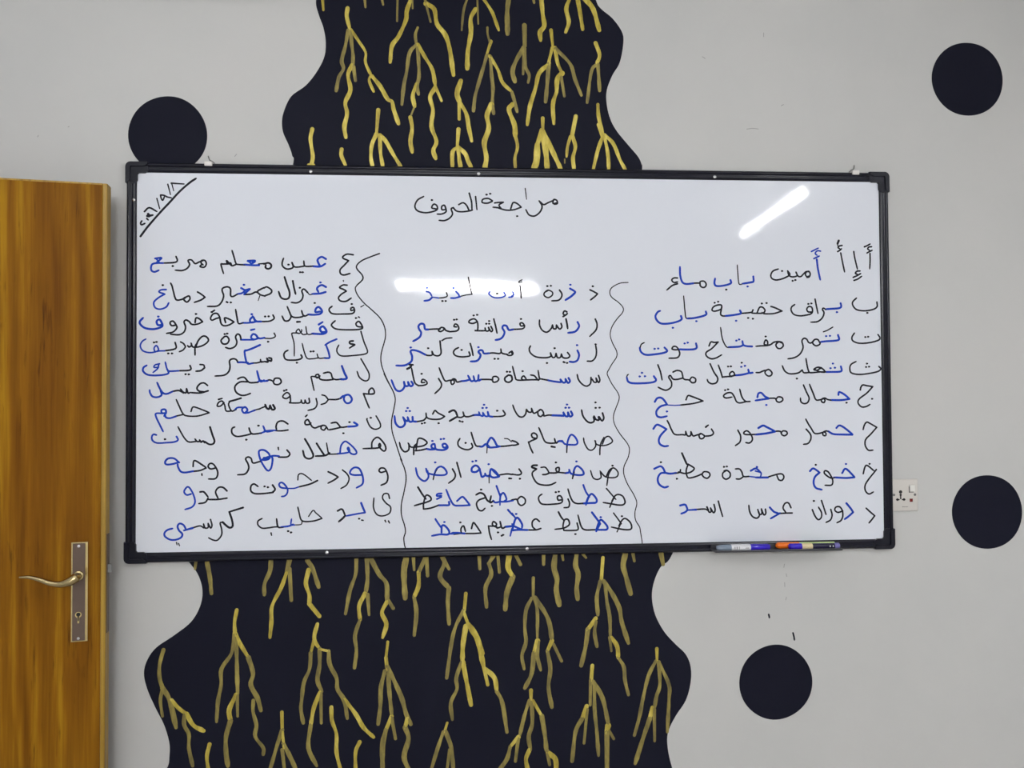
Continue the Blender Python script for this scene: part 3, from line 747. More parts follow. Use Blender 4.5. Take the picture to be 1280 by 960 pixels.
INK = {
'r1': [
'''k5.4 2277,690 2277,641 2273,590
k5.4 2288,734 2271,732 2262,720 2274,711
k5.4 2257,693 2273,702 2292,711''',
'''k5.5 2240,733 2257,740 2279,752''',
'''k5.4 2208,576 2188,574 2177,561 2191,553
k5.4 2162,534 2187,545 2213,559
k5.4 2167,514 2194,524 2219,542''',
'''k5.4 2168,702 2176,653 2191,588''',
'''k5.4 2081,692 2092,633 2105,569
k5.4 2091,741 2073,737 2064,727 2076,719
k5.4 2061,701 2076,710 2087,720
k7.5 2069,772 2065,762 2060,751
k5.0 2062,751 2062,738''',
'''b6.7 1921,649 1928,587 1942,518
b5.0 1947,703 1926,705 1911,689 1923,676
b5.5 1902,654 1922,664 1938,671
b5.0 1886,700 1906,710 1933,723''',
'''k5.4 1871,542 1854,538 1844,551 1851,567 1868,571 1876,554 1869,536 1853,532
k5.4 1868,570 1848,569 1831,554 1814,538 1795,541 1782,566
k5.4 1782,566 1789,544 1768,536 1745,538 1732,551 1727,574
k5.4 1727,574 1741,551 1718,534 1682,520 1646,515 1621,526 1616,548 1631,573 1666,586
k6.5 1689,573
k6.5 1758,510
k6.5 1776,515''',
'''b6.7 1500,537 1501,506 1484,499 1428,490
k4.0 1430,489 1407,488 1400,539 1396,610
b6.7 1461,472''',
'''b6.7 1350,513 1354,495 1333,484 1288,475 1255,476 1245,494 1250,523
k6.5 1321,452''',
'''k5.4 1151,490 1154,503 1177,505 1191,488 1185,469 1167,465 1152,477 1148,492 1105,492
b6.7 1107,491 1060,487 1035,501 1023,544 1022,596
k5.4 1005,525 983,525 968,512 982,496 1006,500
k5.4 1005,488 972,477 936,448''',
],
'r2': [
'''k5.4 2318,374 2319,345 2294,327 2237,317 2184,324 2159,348 2156,374 2182,400
k6.5 2252,304''',
'''b6.7 2075,366 2079,345 2064,334 2017,330 1974,327
b6.7 2049,308
k5.4 1976,325 1961,334 1954,325 1964,303 1951,270 1920,247 1876,243''',
'''k5.4 1906,392 1914,348 1924,299
k5.4 1884,309 1859,310 1850,327 1863,344 1883,339 1888,315 1877,297 1847,289 1804,284 1765,293 1747,318 1750,341 1771,357
k6.5 1860,361
k6.5 1880,364''',
'''k5.4 1614,344 1640,336 1686,315
k5.4 1686,315 1633,299 1574,297 1554,305
k5.4 1521,301 1538,337 1558,339 1574,320 1562,302 1521,300 1488,301
k6.5 1553,363
k6.5 1584,366
k6.5 1493,265
k5.4 1495,322 1488,308 1462,303 1413,299
k6.5 1462,270
b6.7 1410,318 1415,299 1370,289 1308,282
k5.4 1311,282 1293,284 1283,298 1291,346 1273,354 1240,343 1227,321 1243,313 1273,320 1291,330
k6.5 1244,367
k6.5 1267,374
b6.7 1383,252''',
'''b6.7 1187,311 1190,294 1168,282 1109,269 1064,266
k4.3 1084,268 1059,269 1052,308 1044,410
b6.7 1124,249
b6.7 1025,282 1030,264 1012,250 960,236 902,233 873,250 860,279 874,306 891,315
b6.7 971,207''',
],
'r3': [
'''k5.4 2322,163 2335,141 2321,125 2261,110 2194,107 2153,123 2148,147 2165,173
k6.5 2236,147
k6.5 2255,149''',
'''b6.7 2055,160 2061,131 2027,123 1974,120 1934,115
b6.7 1975,153
b6.7 2000,155
k5.4 1934,110 1920,131 1898,130 1886,109 1906,91 1931,99 1936,114
k5.4 1896,127 1875,109 1858,114 1847,133 1829,139 1815,121 1822,80 1801,38 1764,15 1721,7''',
'''k4.3 1958,181 1985,191 2022,212''',
'''k5.4 1684,109 1662,116 1643,98 1653,77 1673,74 1691,90 1684,112 1660,118 1630,114 1610,100 1584,93 1545,91 1512,88
k5.4 1584,96 1566,102 1575,128 1588,119 1589,95
k6.5 1575,151
b6.7 1486,87 1453,89 1430,97 1423,122
b6.7 1430,97 1407,87 1368,84 1332,83
k4.5 1349,83 1322,83 1303,110 1290,148 1282,209
b6.7 1383,125
b6.7 1401,132
k5.4 1205,91 1218,116 1241,113 1265,116
k5.4 1265,116 1224,75 1187,50 1188,27 1217,9 1250,14 1287,34''',
'''b6.7 1121,107 1125,81 1107,70 1055,68 1009,70
b6.7 1046,107
b6.7 1066,112
k5.4 1007,68 983,67 965,73 976,88 996,84 1010,62 1014,37 997,16 945,13''',
'''b6.7 917,81 934,60 913,48 861,39 797,35 765,54 757,82
k4.3 759,78 767,101 787,113
b6.7 852,73
b6.7 875,75''',
],
'r4': [
'''k5.4 2325,-44 2337,-59 2318,-76 2257,-89 2190,-95 2141,-85 2130,-58 2139,-30 2173,-11
k6.5 2244,-25
k6.5 2238,-47
k6.5 2258,-45''',
'''b6.7 2071,-43 2076,-69 2058,-77 2011,-78 1965,-78
b6.7 2017,-24
b6.7 2001,-54
b6.7 2030,-51
k5.4 1942,-51 1915,-48 1891,-62 1912,-68
k5.4 1912,-68 1942,-54 1965,-78 1931,-78
k5.4 1968,-78 1931,-77 1912,-68 1895,-62
k5.4 1931,-78 1878,-82 1860,-78 1849,-46 1840,9
k5.4 1860,-81 1825,-82 1814,-65
k5.4 1814,-65 1786,-84 1733,-89 1700,-72 1683,-37
k6.5 1777,-120''',
'''k5.4 1575,-67 1595,-61 1615,-82 1606,-101 1585,-101 1569,-83 1572,-67 1552,-72 1533,-80 1510,-80''',
'''b6.7 1487,-81 1467,-82 1459,-60
b6.7 1469,-82 1421,-93 1369,-98
k6.5 1416,-17
b6.7 1413,-43
b6.7 1437,-37
k5.4 1372,-98 1343,-102 1338,-86 1356,-73 1370,-90 1352,-104 1326,-105 1290,-108
k5.4 1290,-110 1278,-69 1264,-31
k6.5 1327,-41
k6.5 1345,-40
k5.4 1211,-23 1235,-76 1259,-114 1251,-143 1222,-151 1199,-140 1191,-123''',
'''k5.4 1076,-129 1092,-108 1115,-118 1113,-139 1092,-143 1074,-126 1047,-123 1033,-113
k5.4 970,-75 996,-65 1023,-72 1031,-94 1034,-113
k5.4 1034,-113 995,-122 969,-119 953,-97 942,-108 959,-138 957,-170 930,-189 907,-187 873,-171''',
'''k5.4 873,-29 889,-74 899,-125''',
'''b6.7 846,-101 860,-125 840,-139 782,-145 712,-145 681,-134 672,-106
k4.0 672,-110 675,-96 683,-88
b6.7 769,-79
b6.7 754,-102
b6.7 788,-101''',
],
'r5': [
'''k5.4 2198,-195 2203,-176 2216,-163 2243,-168 2281,-174
k5.4 2281,-174 2242,-215 2191,-252 2182,-279 2204,-304 2234,-303 2261,-289
k6.5 2275,-253''',
'''b6.7 2052,-226 2057,-208 2089,-222 2125,-252
b6.7 2125,-253 2068,-260 1995,-259
k6.5 2104,-277
k5.4 2003,-260 1978,-255 1962,-246 1942,-252 1939,-268 1955,-275 1962,-260 1952,-246
k5.4 1955,-249 1929,-257 1902,-256 1886,-219 1861,-157''',
'''k5.4 1821,-161 1840,-206 1857,-245 1847,-274 1823,-281 1803,-269 1800,-245''',
'''k5.4 1639,-253 1653,-237 1678,-241 1683,-258 1663,-271 1644,-265 1635,-247 1612,-245 1586,-246
b6.7 1517,-238 1524,-214 1544,-211 1567,-234 1591,-245
b6.7 1591,-247 1547,-253 1504,-259
b6.7 1574,-288''',
'''k5.4 1468,-265 1439,-263 1416,-236 1402,-186
k5.4 1445,-265 1403,-274 1380,-265 1367,-236 1348,-210 1319,-210 1296,-228 1312,-242 1351,-236
k6.5 1306,-192
k6.5 1325,-187''',
'''k5.4 1052,-252 1065,-226 1091,-231 1162,-259
k5.4 1162,-260 1097,-276 1014,-285
b3.8 1014,-285 980,-287 929,-284
b6.7 851,-263 865,-242 887,-237 907,-249 930,-281
b6.7 930,-281 887,-293 861,-322 864,-352 889,-362 928,-355
b6.7 927,-325''',
],
'r6': [
'''k5.4 2213,-450 2222,-421 2239,-403 2265,-415 2304,-437
k5.4 2304,-437 2264,-480 2229,-515 2225,-553 2246,-584 2277,-584''',
'''b6.7 2035,-439 2054,-423 2085,-436 2141,-480
b6.7 2141,-483 2085,-482 2015,-478 1980,-459
k5.4 1982,-461 1966,-458 1946,-467 1947,-485 1963,-487 1965,-472 1955,-464
k5.4 1956,-463 1919,-473 1889,-471 1867,-438 1850,-412 1833,-380
k5.4 1835,-445 1863,-479 1864,-511 1845,-537 1816,-542''',
'''k5.4 1669,-468 1682,-455 1705,-459 1709,-475 1691,-486 1674,-478 1667,-460 1649,-456 1629,-458
b7.0 1521,-435 1551,-420 1577,-430 1629,-457
b7.0 1629,-459 1570,-470 1501,-477
k5.4 1508,-476 1439,-476 1425,-464 1443,-452 1462,-463 1479,-492 1479,-514 1461,-530 1437,-527
k5.4 1387,-448 1404,-485 1399,-523 1369,-546''',
'''k5.4 1215,-439 1228,-464 1211,-480 1172,-484
k5.4 1172,-483 1147,-467 1134,-477 1141,-498 1159,-498 1171,-484
k5.4 1143,-470 1117,-477 1095,-481 1082,-455
k5.4 1082,-455 1079,-479 1059,-480 1048,-453
k5.4 1048,-453 1046,-474 1027,-473 978,-471 956,-440 941,-405 929,-382
k6.5 1178,-426 1194,-414
b6.7 840,-434 858,-411 879,-412 924,-437
b6.7 924,-437 888,-474 874,-505 881,-531 907,-545 934,-543''',
],
'r7': [
'''k5.4 2209,-735 2220,-695 2236,-682 2281,-717
k5.4 2297,-709 2284,-725 2243,-773 2220,-811 2222,-845 2245,-866 2275,-853
k6.5 2251,-672''',
'''b6.7 2069,-729 2094,-702 2150,-754
b6.7 2150,-757 2094,-761 2014,-756
b6.7 2094,-671
k5.4 2021,-757 1994,-760 1965,-743 1950,-726 1956,-713 1976,-720 1996,-750 2006,-779 1997,-805 1954,-806
b6.7 1856,-714 1879,-697 1919,-723
b6.7 1919,-724 1888,-752 1879,-790 1894,-822 1933,-834
k6.5 1894,-674''',
'''k5.4 1639,-742 1651,-767 1672,-770 1684,-749 1673,-731 1649,-730 1612,-739 1578,-749
b6.7 1579,-751 1540,-751 1498,-750
b5.0 1498,-709 1534,-722 1530,-749
b6.7 1507,-685
b6.7 1468,-707 1502,-693 1535,-722
b4.5 1579,-751 1527,-751 1455,-743
b6.7 1507,-683
k5.4 1455,-743 1420,-742 1409,-714 1394,-695 1367,-694
k5.4 1420,-743 1397,-758 1372,-758''',
'''k5.4 1309,-703 1286,-719 1285,-744 1305,-759 1330,-746 1333,-721 1313,-703 1293,-706
k6.5 1293,-680
k6.5 1311,-678''',
'''k5.4 1150,-727 1163,-710 1192,-713 1202,-732 1185,-751 1163,-744 1149,-727
k5.4 1153,-722 1111,-739 1066,-748 1052,-732 1049,-697 1062,-660
k5.4 1060,-660 1092,-679 1100,-691 1079,-710 1040,-719 999,-708
k6.5 1022,-590 1038,-627 1053,-661
k5.4 1012,-695 1005,-712 969,-718
b6.7 982,-715 944,-719 912,-713
b6.7 843,-687 880,-672 899,-683 913,-713
b6.7 913,-713 883,-717 865,-748 872,-783 904,-805 931,-800
k6.5 987,-752
k6.5 885,-646''',
],
'r8': [
'''k5.4 2225,-957 2256,-985 2281,-1006
k5.4 2281,-1006 2262,-1030 2242,-1052''',
'''b6.7 2094,-923 2120,-954 2138,-981
b6.7 2138,-981 2110,-1005 2081,-1025
k5.4 2069,-972 2037,-981 2017,-966 2024,-947 2048,-945 2065,-967 2069,-1004 2056,-1033 2029,-1047
k5.4 1990,-961 1998,-997 1987,-1028 1957,-1044''',
'''k5.4 1929,-903 1945,-951 1958,-993
k5.4 1868,-961 1885,-1001 1906,-1025 1926,-1012 1928,-980 1909,-945
k6.5 1878,-905''',
'''k5.4 1728,-946 1712,-916 1689,-918 1676,-947 1694,-976
k5.4 1735,-980 1694,-980 1642,-982
b6.7 1589,-942 1616,-970 1648,-982
b6.5 1655,-980 1629,-994 1594,-1013
k5.4 1560,-953 1562,-980 1549,-988 1534,-951
k5.4 1534,-951 1537,-980 1521,-984 1510,-954
k5.4 1510,-954 1521,-989 1504,-1009 1475,-998 1457,-966 1452,-926''',
'''k5.4 1254,-897 1267,-947 1281,-995
k5.4 1226,-918 1233,-953 1222,-970 1203,-940
k5.4 1203,-940 1207,-962 1193,-965 1181,-932
k5.4 1179,-933 1190,-957 1167,-946 1109,-948
b6.7 1110,-949 1054,-951
b6.7 1007,-921 1038,-916 1050,-934 1054,-950
b6.7 1054,-951 1038,-964 1013,-973''',
],
'date': [
'''k6.5 -2320,765 -2276,826 -2207,909 -2147,976 -2088,1043 -2028,1098 -1991,1124''',
'''k5.5 -2138,1093 -2063,1089
k3.8 -2135,1089 -2124,1046
k4.5 -2159,1086 -2143,1023
k5.0 -2139,1003 -2162,1008 -2180,1017 -2202,1020
k5.0 -2202,1019 -2199,1002 -2189,987 -2179,1009''',
'''k4.5 -2224,998 -2207,936''',
'''k5.5 -2297,917 -2269,941 -2224,918
k5.5 -2248,896 -2266,895 -2277,906 -2271,884
k5.5 -2273,903 -2282,887 -2249,894
k5.5 -2283,874 -2275,866''',
'''k5.5 -2313,859 -2320,845 -2313,836 -2294,845''',
],
'title': [
'''k5.4 234,998 211,994 215,1018 234,1014 238,994 218,989
k5.4 215,1014 179,998 151,986 127,1005
k5.4 123,1009 141,975 127,938 93,913 58,920 38,953
k5.4 -57,958 -43,995 -19,992 8,970
k5.4 8,968 -35,952 -82,948 -123,957
k5.4 -159,993 -137,996 -104,998
k5.4 -104,998 -131,980 -118,957 -138,963 -169,966
k5.4 -173,1007 -200,1021 -232,1015 -236,995 -204,991 -173,1003
k6.5 -210,1045
k6.5 -187,1051
k6.5 -18,911
k5.4 -278,1032 -270,950
k5.4 -318,1053 -304,1000 -301,949
k5.4 -384,980 -357,992 -335,976 -318,941
k5.4 -299,947 -318,941 -365,935 -398,940 -418,960
k5.4 -418,961 -431,952 -423,920 -443,893 -473,879 -507,880
k5.4 -467,948 -488,947 -490,967 -474,975 -465,955 -464,934 -490,920 -519,919
k5.4 -523,951 -552,958 -540,981 -521,973 -518,949 -544,935 -591,927 -638,937 -657,965 -641,1005 -602,1029
k6.5 -552,1007''',
'''k3.8 35,1087 43,1019''',
],
'divr': [
'''k3.3 686,495 634,490 583,463 568,431 582,399 620,371 652,336 649,304 613,263 580,212 569,161 583,110 608,60 608,22 578,-23 549,-73
k3.3 549,-73 549,-92 577,-149 615,-206 622,-244 601,-301 585,-351 591,-402 626,-465 670,-522 685,-560 679,-604 669,-629
k3.3 672,-623 649,-673 649,-724 674,-787 711,-850 729,-901 717,-957 720,-1008 745,-1052 751,-1084 760,-1141 761,-1166''',
],
'm1': [
'''k5.4 442,447 464,437 490,422
k5.4 490,422 473,405 445,383
k6.5 459,470''',
'''b6.7 315,455 346,436 343,424
b7.0 345,427 321,405 285,382
b6.7 316,479
k5.4 248,445 263,420 257,395 238,380 198,377
k4.8 175,442 153,429 151,410 175,397 200,411 203,431 178,444 159,436
k6.5 170,470
k6.5 192,472''',
'''k4.8 -2,473 3,432 5,394
k3.8 11,509 -5,501 -9,492 11,496''',
'''b5.0 -56,404 -43,416 -49,435
b5.0 -72,399 -56,400 -46,407''',
'''b5.0 -103,429 -95,410 -122,397 -166,397 -197,419 -191,435
k6.5 -147,422''',
'''k4.0 -326,524 -317,475 -305,419
k4.0 -303,417 -341,412 -378,403
b5.5 -403,434 -385,412 -388,399
b6.0 -379,401 -410,393 -436,393
b6.7 -421,456
k4.3 -463,427 -458,406 -478,396 -512,393
b5.0 -512,393 -553,398
b5.5 -587,433 -568,427 -554,405
b6.5 -553,396 -571,380 -601,375
b6.7 -584,456
k6.5 -489,374
k6.5 -469,374''',
],
'm2': [
'''k5.4 474,262 485,231 478,193 438,152''',
'''b6.7 361,243 371,218 357,193 338,180 300,175
k6.0 288,262 294,231 298,202
k5.8 294,307 279,313 270,297 282,286 297,297
k5.8 270,278 288,288''',
'''k5.4 256,234 261,212 246,199 227,224
k5.4 227,224 224,202 208,202 202,224
k5.4 202,224 195,205 179,186 160,179 135,193 120,224 120,256''',
'''k5.4 25,221 3,218 -3,234 12,237 25,218 15,202 -16,198 -54,197
k6.5 2,262
b6.7 -48,196 -73,193 -82,209
b6.7 -79,199 -88,218 -107,221 -114,205 -101,180 -111,152 -130,136 -158,130''',
'''k5.4 -168,262 -157,218 -148,173
k5.4 -186,215 -176,193 -186,183 -201,209
k5.4 -201,209 -198,190 -217,187 -223,205
k5.4 -223,205 -223,190 -255,188 -289,190 -270,193 -270,240 -289,262 -317,255 -323,240 -298,234 -270,246
k6.5 -295,284
k6.5 -273,288
k6.5 -198,249
k6.5 -216,232
k6.5 -198,232''',
'''k5.4 -401,212 -417,215 -410,230 -395,224 -387,202 -401,187 -442,182
k6.5 -417,257
k6.5 -401,259
k5.4 -442,182 -467,190 -479,205 -498,208 -513,190 -501,183 -482,193 -480,207
k5.4 -504,199 -535,199 -585,196
b6.7 -578,196 -597,199 -603,227 -622,232 -637,218 -634,199 -621,177 -628,152 -647,136 -671,123''',
],
'm3': [
'''k5.4 476,92 480,54 473,19 451,-3 420,-4
k6.5 474,102''',
'''b6.7 359,63 369,35 359,3 336,-9 308,-7
b6.7 356,97
k5.4 296,51 310,29 295,16 267,19 257,41
k5.4 257,41 251,21 232,19 223,45
k5.4 223,45 216,23 200,21 188,48
k5.4 188,48 188,26 153,18 96,24 62,48 54,73 62,93
k6.5 213,78
k6.5 270,-9 279,-12
k6.5 292,-15
k6.5 164,-15''',
'''k7.0 -56,58 -52,39
k5.4 -74,48 -58,58 -49,48 -55,36 -74,33 -89,39
k5.4 -83,39 -118,48 -125,74
k5.4 -123,52 -136,45 -174,49 -205,46
b6.7 -199,47 -230,46 -240,64 -255,66 -265,55 -252,36 -262,11 -281,-2 -315,-4
b6.7 -266,85
k6.5 -165,12
k6.5 -143,12''',
'''k5.4 -316,108 -305,68 -299,33
k5.4 -324,55 -318,33 -337,27 -374,25 -408,33 -421,52 -411,71 -389,83
k6.5 -371,68''',
'''k5.4 -504,124 -501,87 -498,49 -514,32 -542,37 -554,59
k5.4 -554,59 -554,37 -579,34 -598,40
k5.0 -492,127 -467,140 -430,144
k6.5 -579,79
b6.7 -596,39 -635,59 -672,68 -687,59 -678,31 -681,0 -709,-22 -740,-29 -776,-28
b6.7 -687,84''',
],
'm4': [
'''k5.4 492,-95 500,-123 491,-139 476,-111
k5.4 476,-111 478,-136 463,-136 450,-117
k5.4 444,-107 440,-145 415,-162 386,-148 364,-120 356,-88''',
'''b6.5 301,-110 310,-129 297,-141 282,-116
b6.5 282,-116 282,-135 266,-138 250,-119
b6.5 250,-119 253,-135 228,-134 190,-128 165,-122
k5.4 168,-123 133,-116 117,-109 109,-62
k5.4 117,-115 108,-122 86,-96 61,-90
k5.4 108,-120 70,-120 38,-121 -24,-121 -37,-96 -52,-36
k5.4 35,-120 13,-121 4,-109 18,-96 32,-112
k6.5 10,-66
k5.0 -59,-102 -53,-121
k6.0 -78,-90 -100,-108 -97,-128 -75,-135 -56,-121 -59,-96 -78,-90
k6.5 -88,-69
k6.5 -70,-70''',
'''k5.4 -178,-124 -175,-102 -153,-99 -139,-114 -150,-130 -172,-134 -182,-120 -206,-117 -256,-117
b6.7 -250,-117 -266,-123 -265,-89
b6.5 -266,-120 -287,-127 -297,-95
b6.5 -294,-123 -312,-126 -331,-92
b6.5 -328,-120 -350,-125 -378,-127
k5.4 -372,-127 -400,-132 -409,-116 -424,-113 -438,-129 -431,-147 -417,-138 -418,-116
k5.4 -424,-119 -449,-122 -474,-124 -493,-88 -510,-43
k5.4 -514,-110 -496,-144 -505,-172 -537,-203''',
'''k5.4 -601,-134 -620,-134 -614,-115 -595,-122 -585,-140 -604,-151 -641,-154
k5.4 -638,-154 -660,-137 -672,-93 -681,-44
k6.5 -620,-80
k7.0 -708,-49 -692,-41 -681,-28
k7.0 -694,-22 -672,-24
b6.5 -682,-128 -672,-146 -688,-157 -703,-131
b6.5 -703,-131 -700,-152 -719,-155 -728,-130
b6.5 -728,-130 -725,-158 -740,-181 -762,-187 -783,-171 -805,-118''',
],
'm5': [
'''k6.0 515,-332 523,-363 511,-381 493,-354
k6.0 489,-357 492,-376 473,-372 461,-350
k6.0 458,-357 461,-382 441,-393 416,-383 391,-350 382,-312
k6.5 470,-265
k6.5 471,-299
k6.5 496,-298''',
'''b7.0 315,-321 324,-343 308,-352 296,-327
b7.0 296,-327 296,-349 280,-349 267,-327
b7.0 267,-327 270,-346 245,-346 188,-344
b6.7 289,-277
b6.7 280,-297
b6.7 302,-297
k5.4 191,-343 169,-343 147,-348
k5.4 144,-348 138,-320 122,-307 106,-323 109,-344 125,-351 139,-338
k5.4 119,-310 94,-326 78,-329 66,-300
k5.4 66,-300 65,-322 47,-322 34,-306
k5.4 34,-306 28,-335 9,-353 -16,-347 -38,-315 -52,-278''',
'''k5.4 -113,-312 -100,-334 -114,-346 -145,-349 -182,-349
k6.5 -151,-313
b6.7 -179,-350 -201,-345 -209,-320
b6.0 -209,-320 -207,-345 -226,-345 -239,-323
b6.0 -239,-326 -239,-345 -257,-339 -264,-320
b6.7 -261,-339 -282,-338 -304,-340
b6.7 -233,-275
b6.7 -242,-295
b6.7 -218,-294
k5.4 -298,-340 -332,-349 -354,-344 -363,-319
k5.4 -357,-344 -376,-353 -404,-350
k6.5 -449,-319 -425,-308 -410,-316 -398,-344
k6.5 -398,-347 -419,-359 -447,-375
k6.5 -385,-375 -379,-378
k6.5 -368,-380''',
'''k5.4 -551,-330 -537,-309 -518,-324 -478,-345
k5.4 -478,-346 -506,-362 -556,-363 -587,-352 -593,-324
k5.4 -590,-349 -605,-367 -630,-374 -661,-378
k6.5 -516,-388
k6.5 -619,-389
k6.5 -602,-385
b6.7 -655,-377 -673,-373 -676,-348
b6.7 -676,-348 -676,-373 -695,-376 -707,-348
b6.7 -704,-354 -707,-373 -722,-366 -735,-348
b6.7 -732,-354 -722,-385 -735,-406 -759,-409 -781,-384 -787,-341
b6.7 -707,-292
b6.7 -716,-311
b6.7 -694,-311''',
],
'm6': [
'''k4.8 513,-527 530,-489 555,-480 577,-506 564,-524 523,-537 478,-530 465,-505
k4.8 469,-508 469,-542 446,-565 421,-558 399,-520 393,-488
k4.8 523,-486 504,-521 497,-558 496,-595''',
'''b6.0 287,-544 295,-500 314,-467 339,-481 355,-513 345,-529 313,-530 275,-525 257,-503
b6.7 260,-509 244,-506 231,-509
k5.4 288,-531 286,-578''',
'''k5.5 233,-507 219,-518 209,-490
k5.4 212,-518 181,-519 149,-508 128,-461 111,-421
k7.0 190,-540 212,-544
k5.4 93,-488 71,-482 65,-463 80,-454 98,-467 96,-488 67,-501 45,-513
k5.4 45,-510 58,-548 73,-579''',
'''k5.4 -18,-522 -33,-509 -58,-500
k5.4 -18,-523 -40,-529 -61,-529
k3.5 -105,-487 -83,-490 -61,-508
k5.4 -58,-529 -96,-534 -134,-536
b6.7 -134,-536 -152,-530 -171,-495 -189,-481 -205,-501 -215,-529 -196,-542 -140,-538
b6.7 -202,-536 -221,-520 -243,-535 -262,-535
k4.0 -212,-514 -216,-576
k5.4 -258,-534 -283,-530 -299,-494 -313,-446
k5.4 -311,-516 -305,-538 -327,-553 -358,-551 -389,-534 -396,-509 -383,-484
k6.5 -349,-512''',
'''b6.5 -464,-536 -485,-539 -491,-520 -473,-517 -459,-539 -482,-554 -526,-553
b6.7 -502,-487
b6.7 -484,-485
b6.5 -522,-553 -535,-545 -541,-517 -559,-523 -556,-541 -532,-548
b6.7 -532,-548 -563,-551 -594,-546
b6.7 -555,-498
k5.4 -590,-546 -624,-554 -661,-558
k5.4 -655,-554 -649,-513 -640,-482 -612,-485 -587,-507 -606,-525 -643,-533 -686,-534 -704,-509
k5.4 -698,-518 -701,-552 -726,-563 -748,-539 -757,-505
k6.0 -652,-516 -667,-534 -670,-582''',
],
'm7': [
'''k4.8 537,-729 557,-691 585,-679 611,-707 604,-733 572,-740 528,-732 496,-697
k4.8 499,-706 502,-738 477,-750 451,-737 436,-693
k4.8 573,-682 550,-722 539,-788
k6.5 575,-664''',
'''b6.5 325,-726 334,-682 353,-664 382,-686 393,-711 382,-720 350,-720 312,-710 300,-685
b6.7 303,-694 296,-704 274,-708
b6.7 346,-635
k6.0 331,-701 321,-742
k5.4 277,-707 242,-703 224,-700 217,-678 236,-672 236,-694 217,-705 173,-705
k6.5 216,-640
k4.8 123,-670 148,-669 164,-686 173,-704
k5.5 176,-705 154,-714 132,-715
k6.5 98,-656 73,-657 66,-668 95,-679
k5.5 95,-679 69,-701 72,-729 97,-767 135,-780 179,-780 216,-765''',
'''k5.4 -15,-678 0,-703 -16,-715 -47,-712 -59,-709
k6.5 -11,-739
k5.4 -59,-712 -91,-708 -141,-714
k6.5 -78,-736 -63,-737
b6.7 -141,-723 -172,-692 -191,-676 -197,-713 -178,-729 -141,-725
b6.7 -187,-676 -166,-689 -138,-723
b6.7 -200,-722 -222,-716 -228,-703
b6.7 -206,-646
k4.0 -203,-713 -203,-763''',
'''b6.7 -225,-713 -244,-725 -253,-716
b6.7 -250,-722 -265,-669 -287,-653 -309,-668 -309,-690 -284,-693 -259,-675
b6.7 -306,-628
b6.7 -285,-624''',
'''k5.5 -403,-633 -390,-680 -378,-725
k5.4 -430,-673 -413,-707 -421,-735 -455,-761''',
'''b6.0 -545,-712 -529,-672 -504,-657 -480,-669 -465,-697 -483,-710 -532,-709 -582,-696 -594,-668
b6.0 -585,-684 -579,-721 -600,-745 -625,-736 -647,-708 -657,-664
k4.5 -526,-672 -542,-703 -550,-738
b6.7 -538,-631''',
],
'm8': [
'''k5.4 571,-886 590,-855 613,-846 641,-859 654,-894 641,-911 609,-912 571,-905 515,-895
k4.8 536,-807 571,-848 596,-877
k4.8 584,-867 567,-899 556,-927''',
'''b6.7 405,-899 422,-859 444,-840 472,-872 469,-894 437,-897 380,-899
b6.0 389,-783 406,-827 428,-859
b6.0 425,-853 405,-909
k5.4 386,-899 348,-899 323,-886 305,-851 292,-807
k5.4 292,-870 301,-895 295,-920 266,-924''',
'''k5.4 248,-875 229,-875 226,-853 245,-850 257,-875 247,-894 209,-900 153,-902 121,-895 106,-867 112,-848 128,-837
k6.5 214,-826
k6.5 233,-823''',
'''k5.4 -29,-871 -4,-850 21,-866 21,-891 -1,-906 -20,-893 -29,-868 -48,-868 -64,-871
b6.0 -54,-874 -92,-880 -136,-881
b6.0 -136,-882 -132,-845 -113,-826 -95,-864 -111,-879
b6.0 -157,-782 -141,-826 -132,-851
b5.5 -132,-832 -136,-901
b6.0 -132,-879 -164,-885 -179,-872
k6.0 -176,-875 -198,-884 -191,-844
k6.0 -198,-882 -217,-868 -235,-834 -260,-824 -285,-836
k5.4 -223,-853 -266,-868 -282,-892 -270,-927 -248,-935 -229,-919
k6.5 -254,-803
k6.5 -187,-906''',
'''b6.0 -403,-872 -372,-847 -353,-860 -324,-897
b6.0 -324,-899 -385,-901 -422,-896 -446,-859 -470,-800
b6.7 -453,-877 -453,-896 -484,-897 -521,-897
b6.0 -499,-824 -524,-827 -527,-839 -499,-838
b6.0 -527,-858 -499,-846
k5.4 -518,-897 -564,-913 -607,-919
k5.5 -610,-918 -610,-887 -595,-835 -570,-842 -564,-863 -595,-878 -619,-884 -666,-897
k6.0 -644,-783 -619,-825 -595,-857''',
],
'm9': [
'''k5.4 614,-1044 630,-1013 653,-997 684,-1020 695,-1051 684,-1067 639,-1066 566,-1050
k4.8 580,-962 608,-1000 630,-1031
k4.8 624,-1031 601,-1081
k6.5 632,-983
b6.5 471,-1060 487,-1017 503,-1004 538,-1042 537,-1064 506,-1066 455,-1065
b6.7 443,-956 474,-998 496,-1029
b6.7 493,-1029 469,-1076
b6.7 497,-987
k5.4 458,-1065 398,-1064 373,-1040 354,-971
k5.4 348,-1021 354,-1061 316,-1067 265,-1066
k5.4 265,-1066 259,-1038 269,-1000 291,-998 300,-1026 281,-1044 253,-1053 208,-1058
k6.0 231,-950 247,-981 262,-1000
k6.5 336,-1090''',
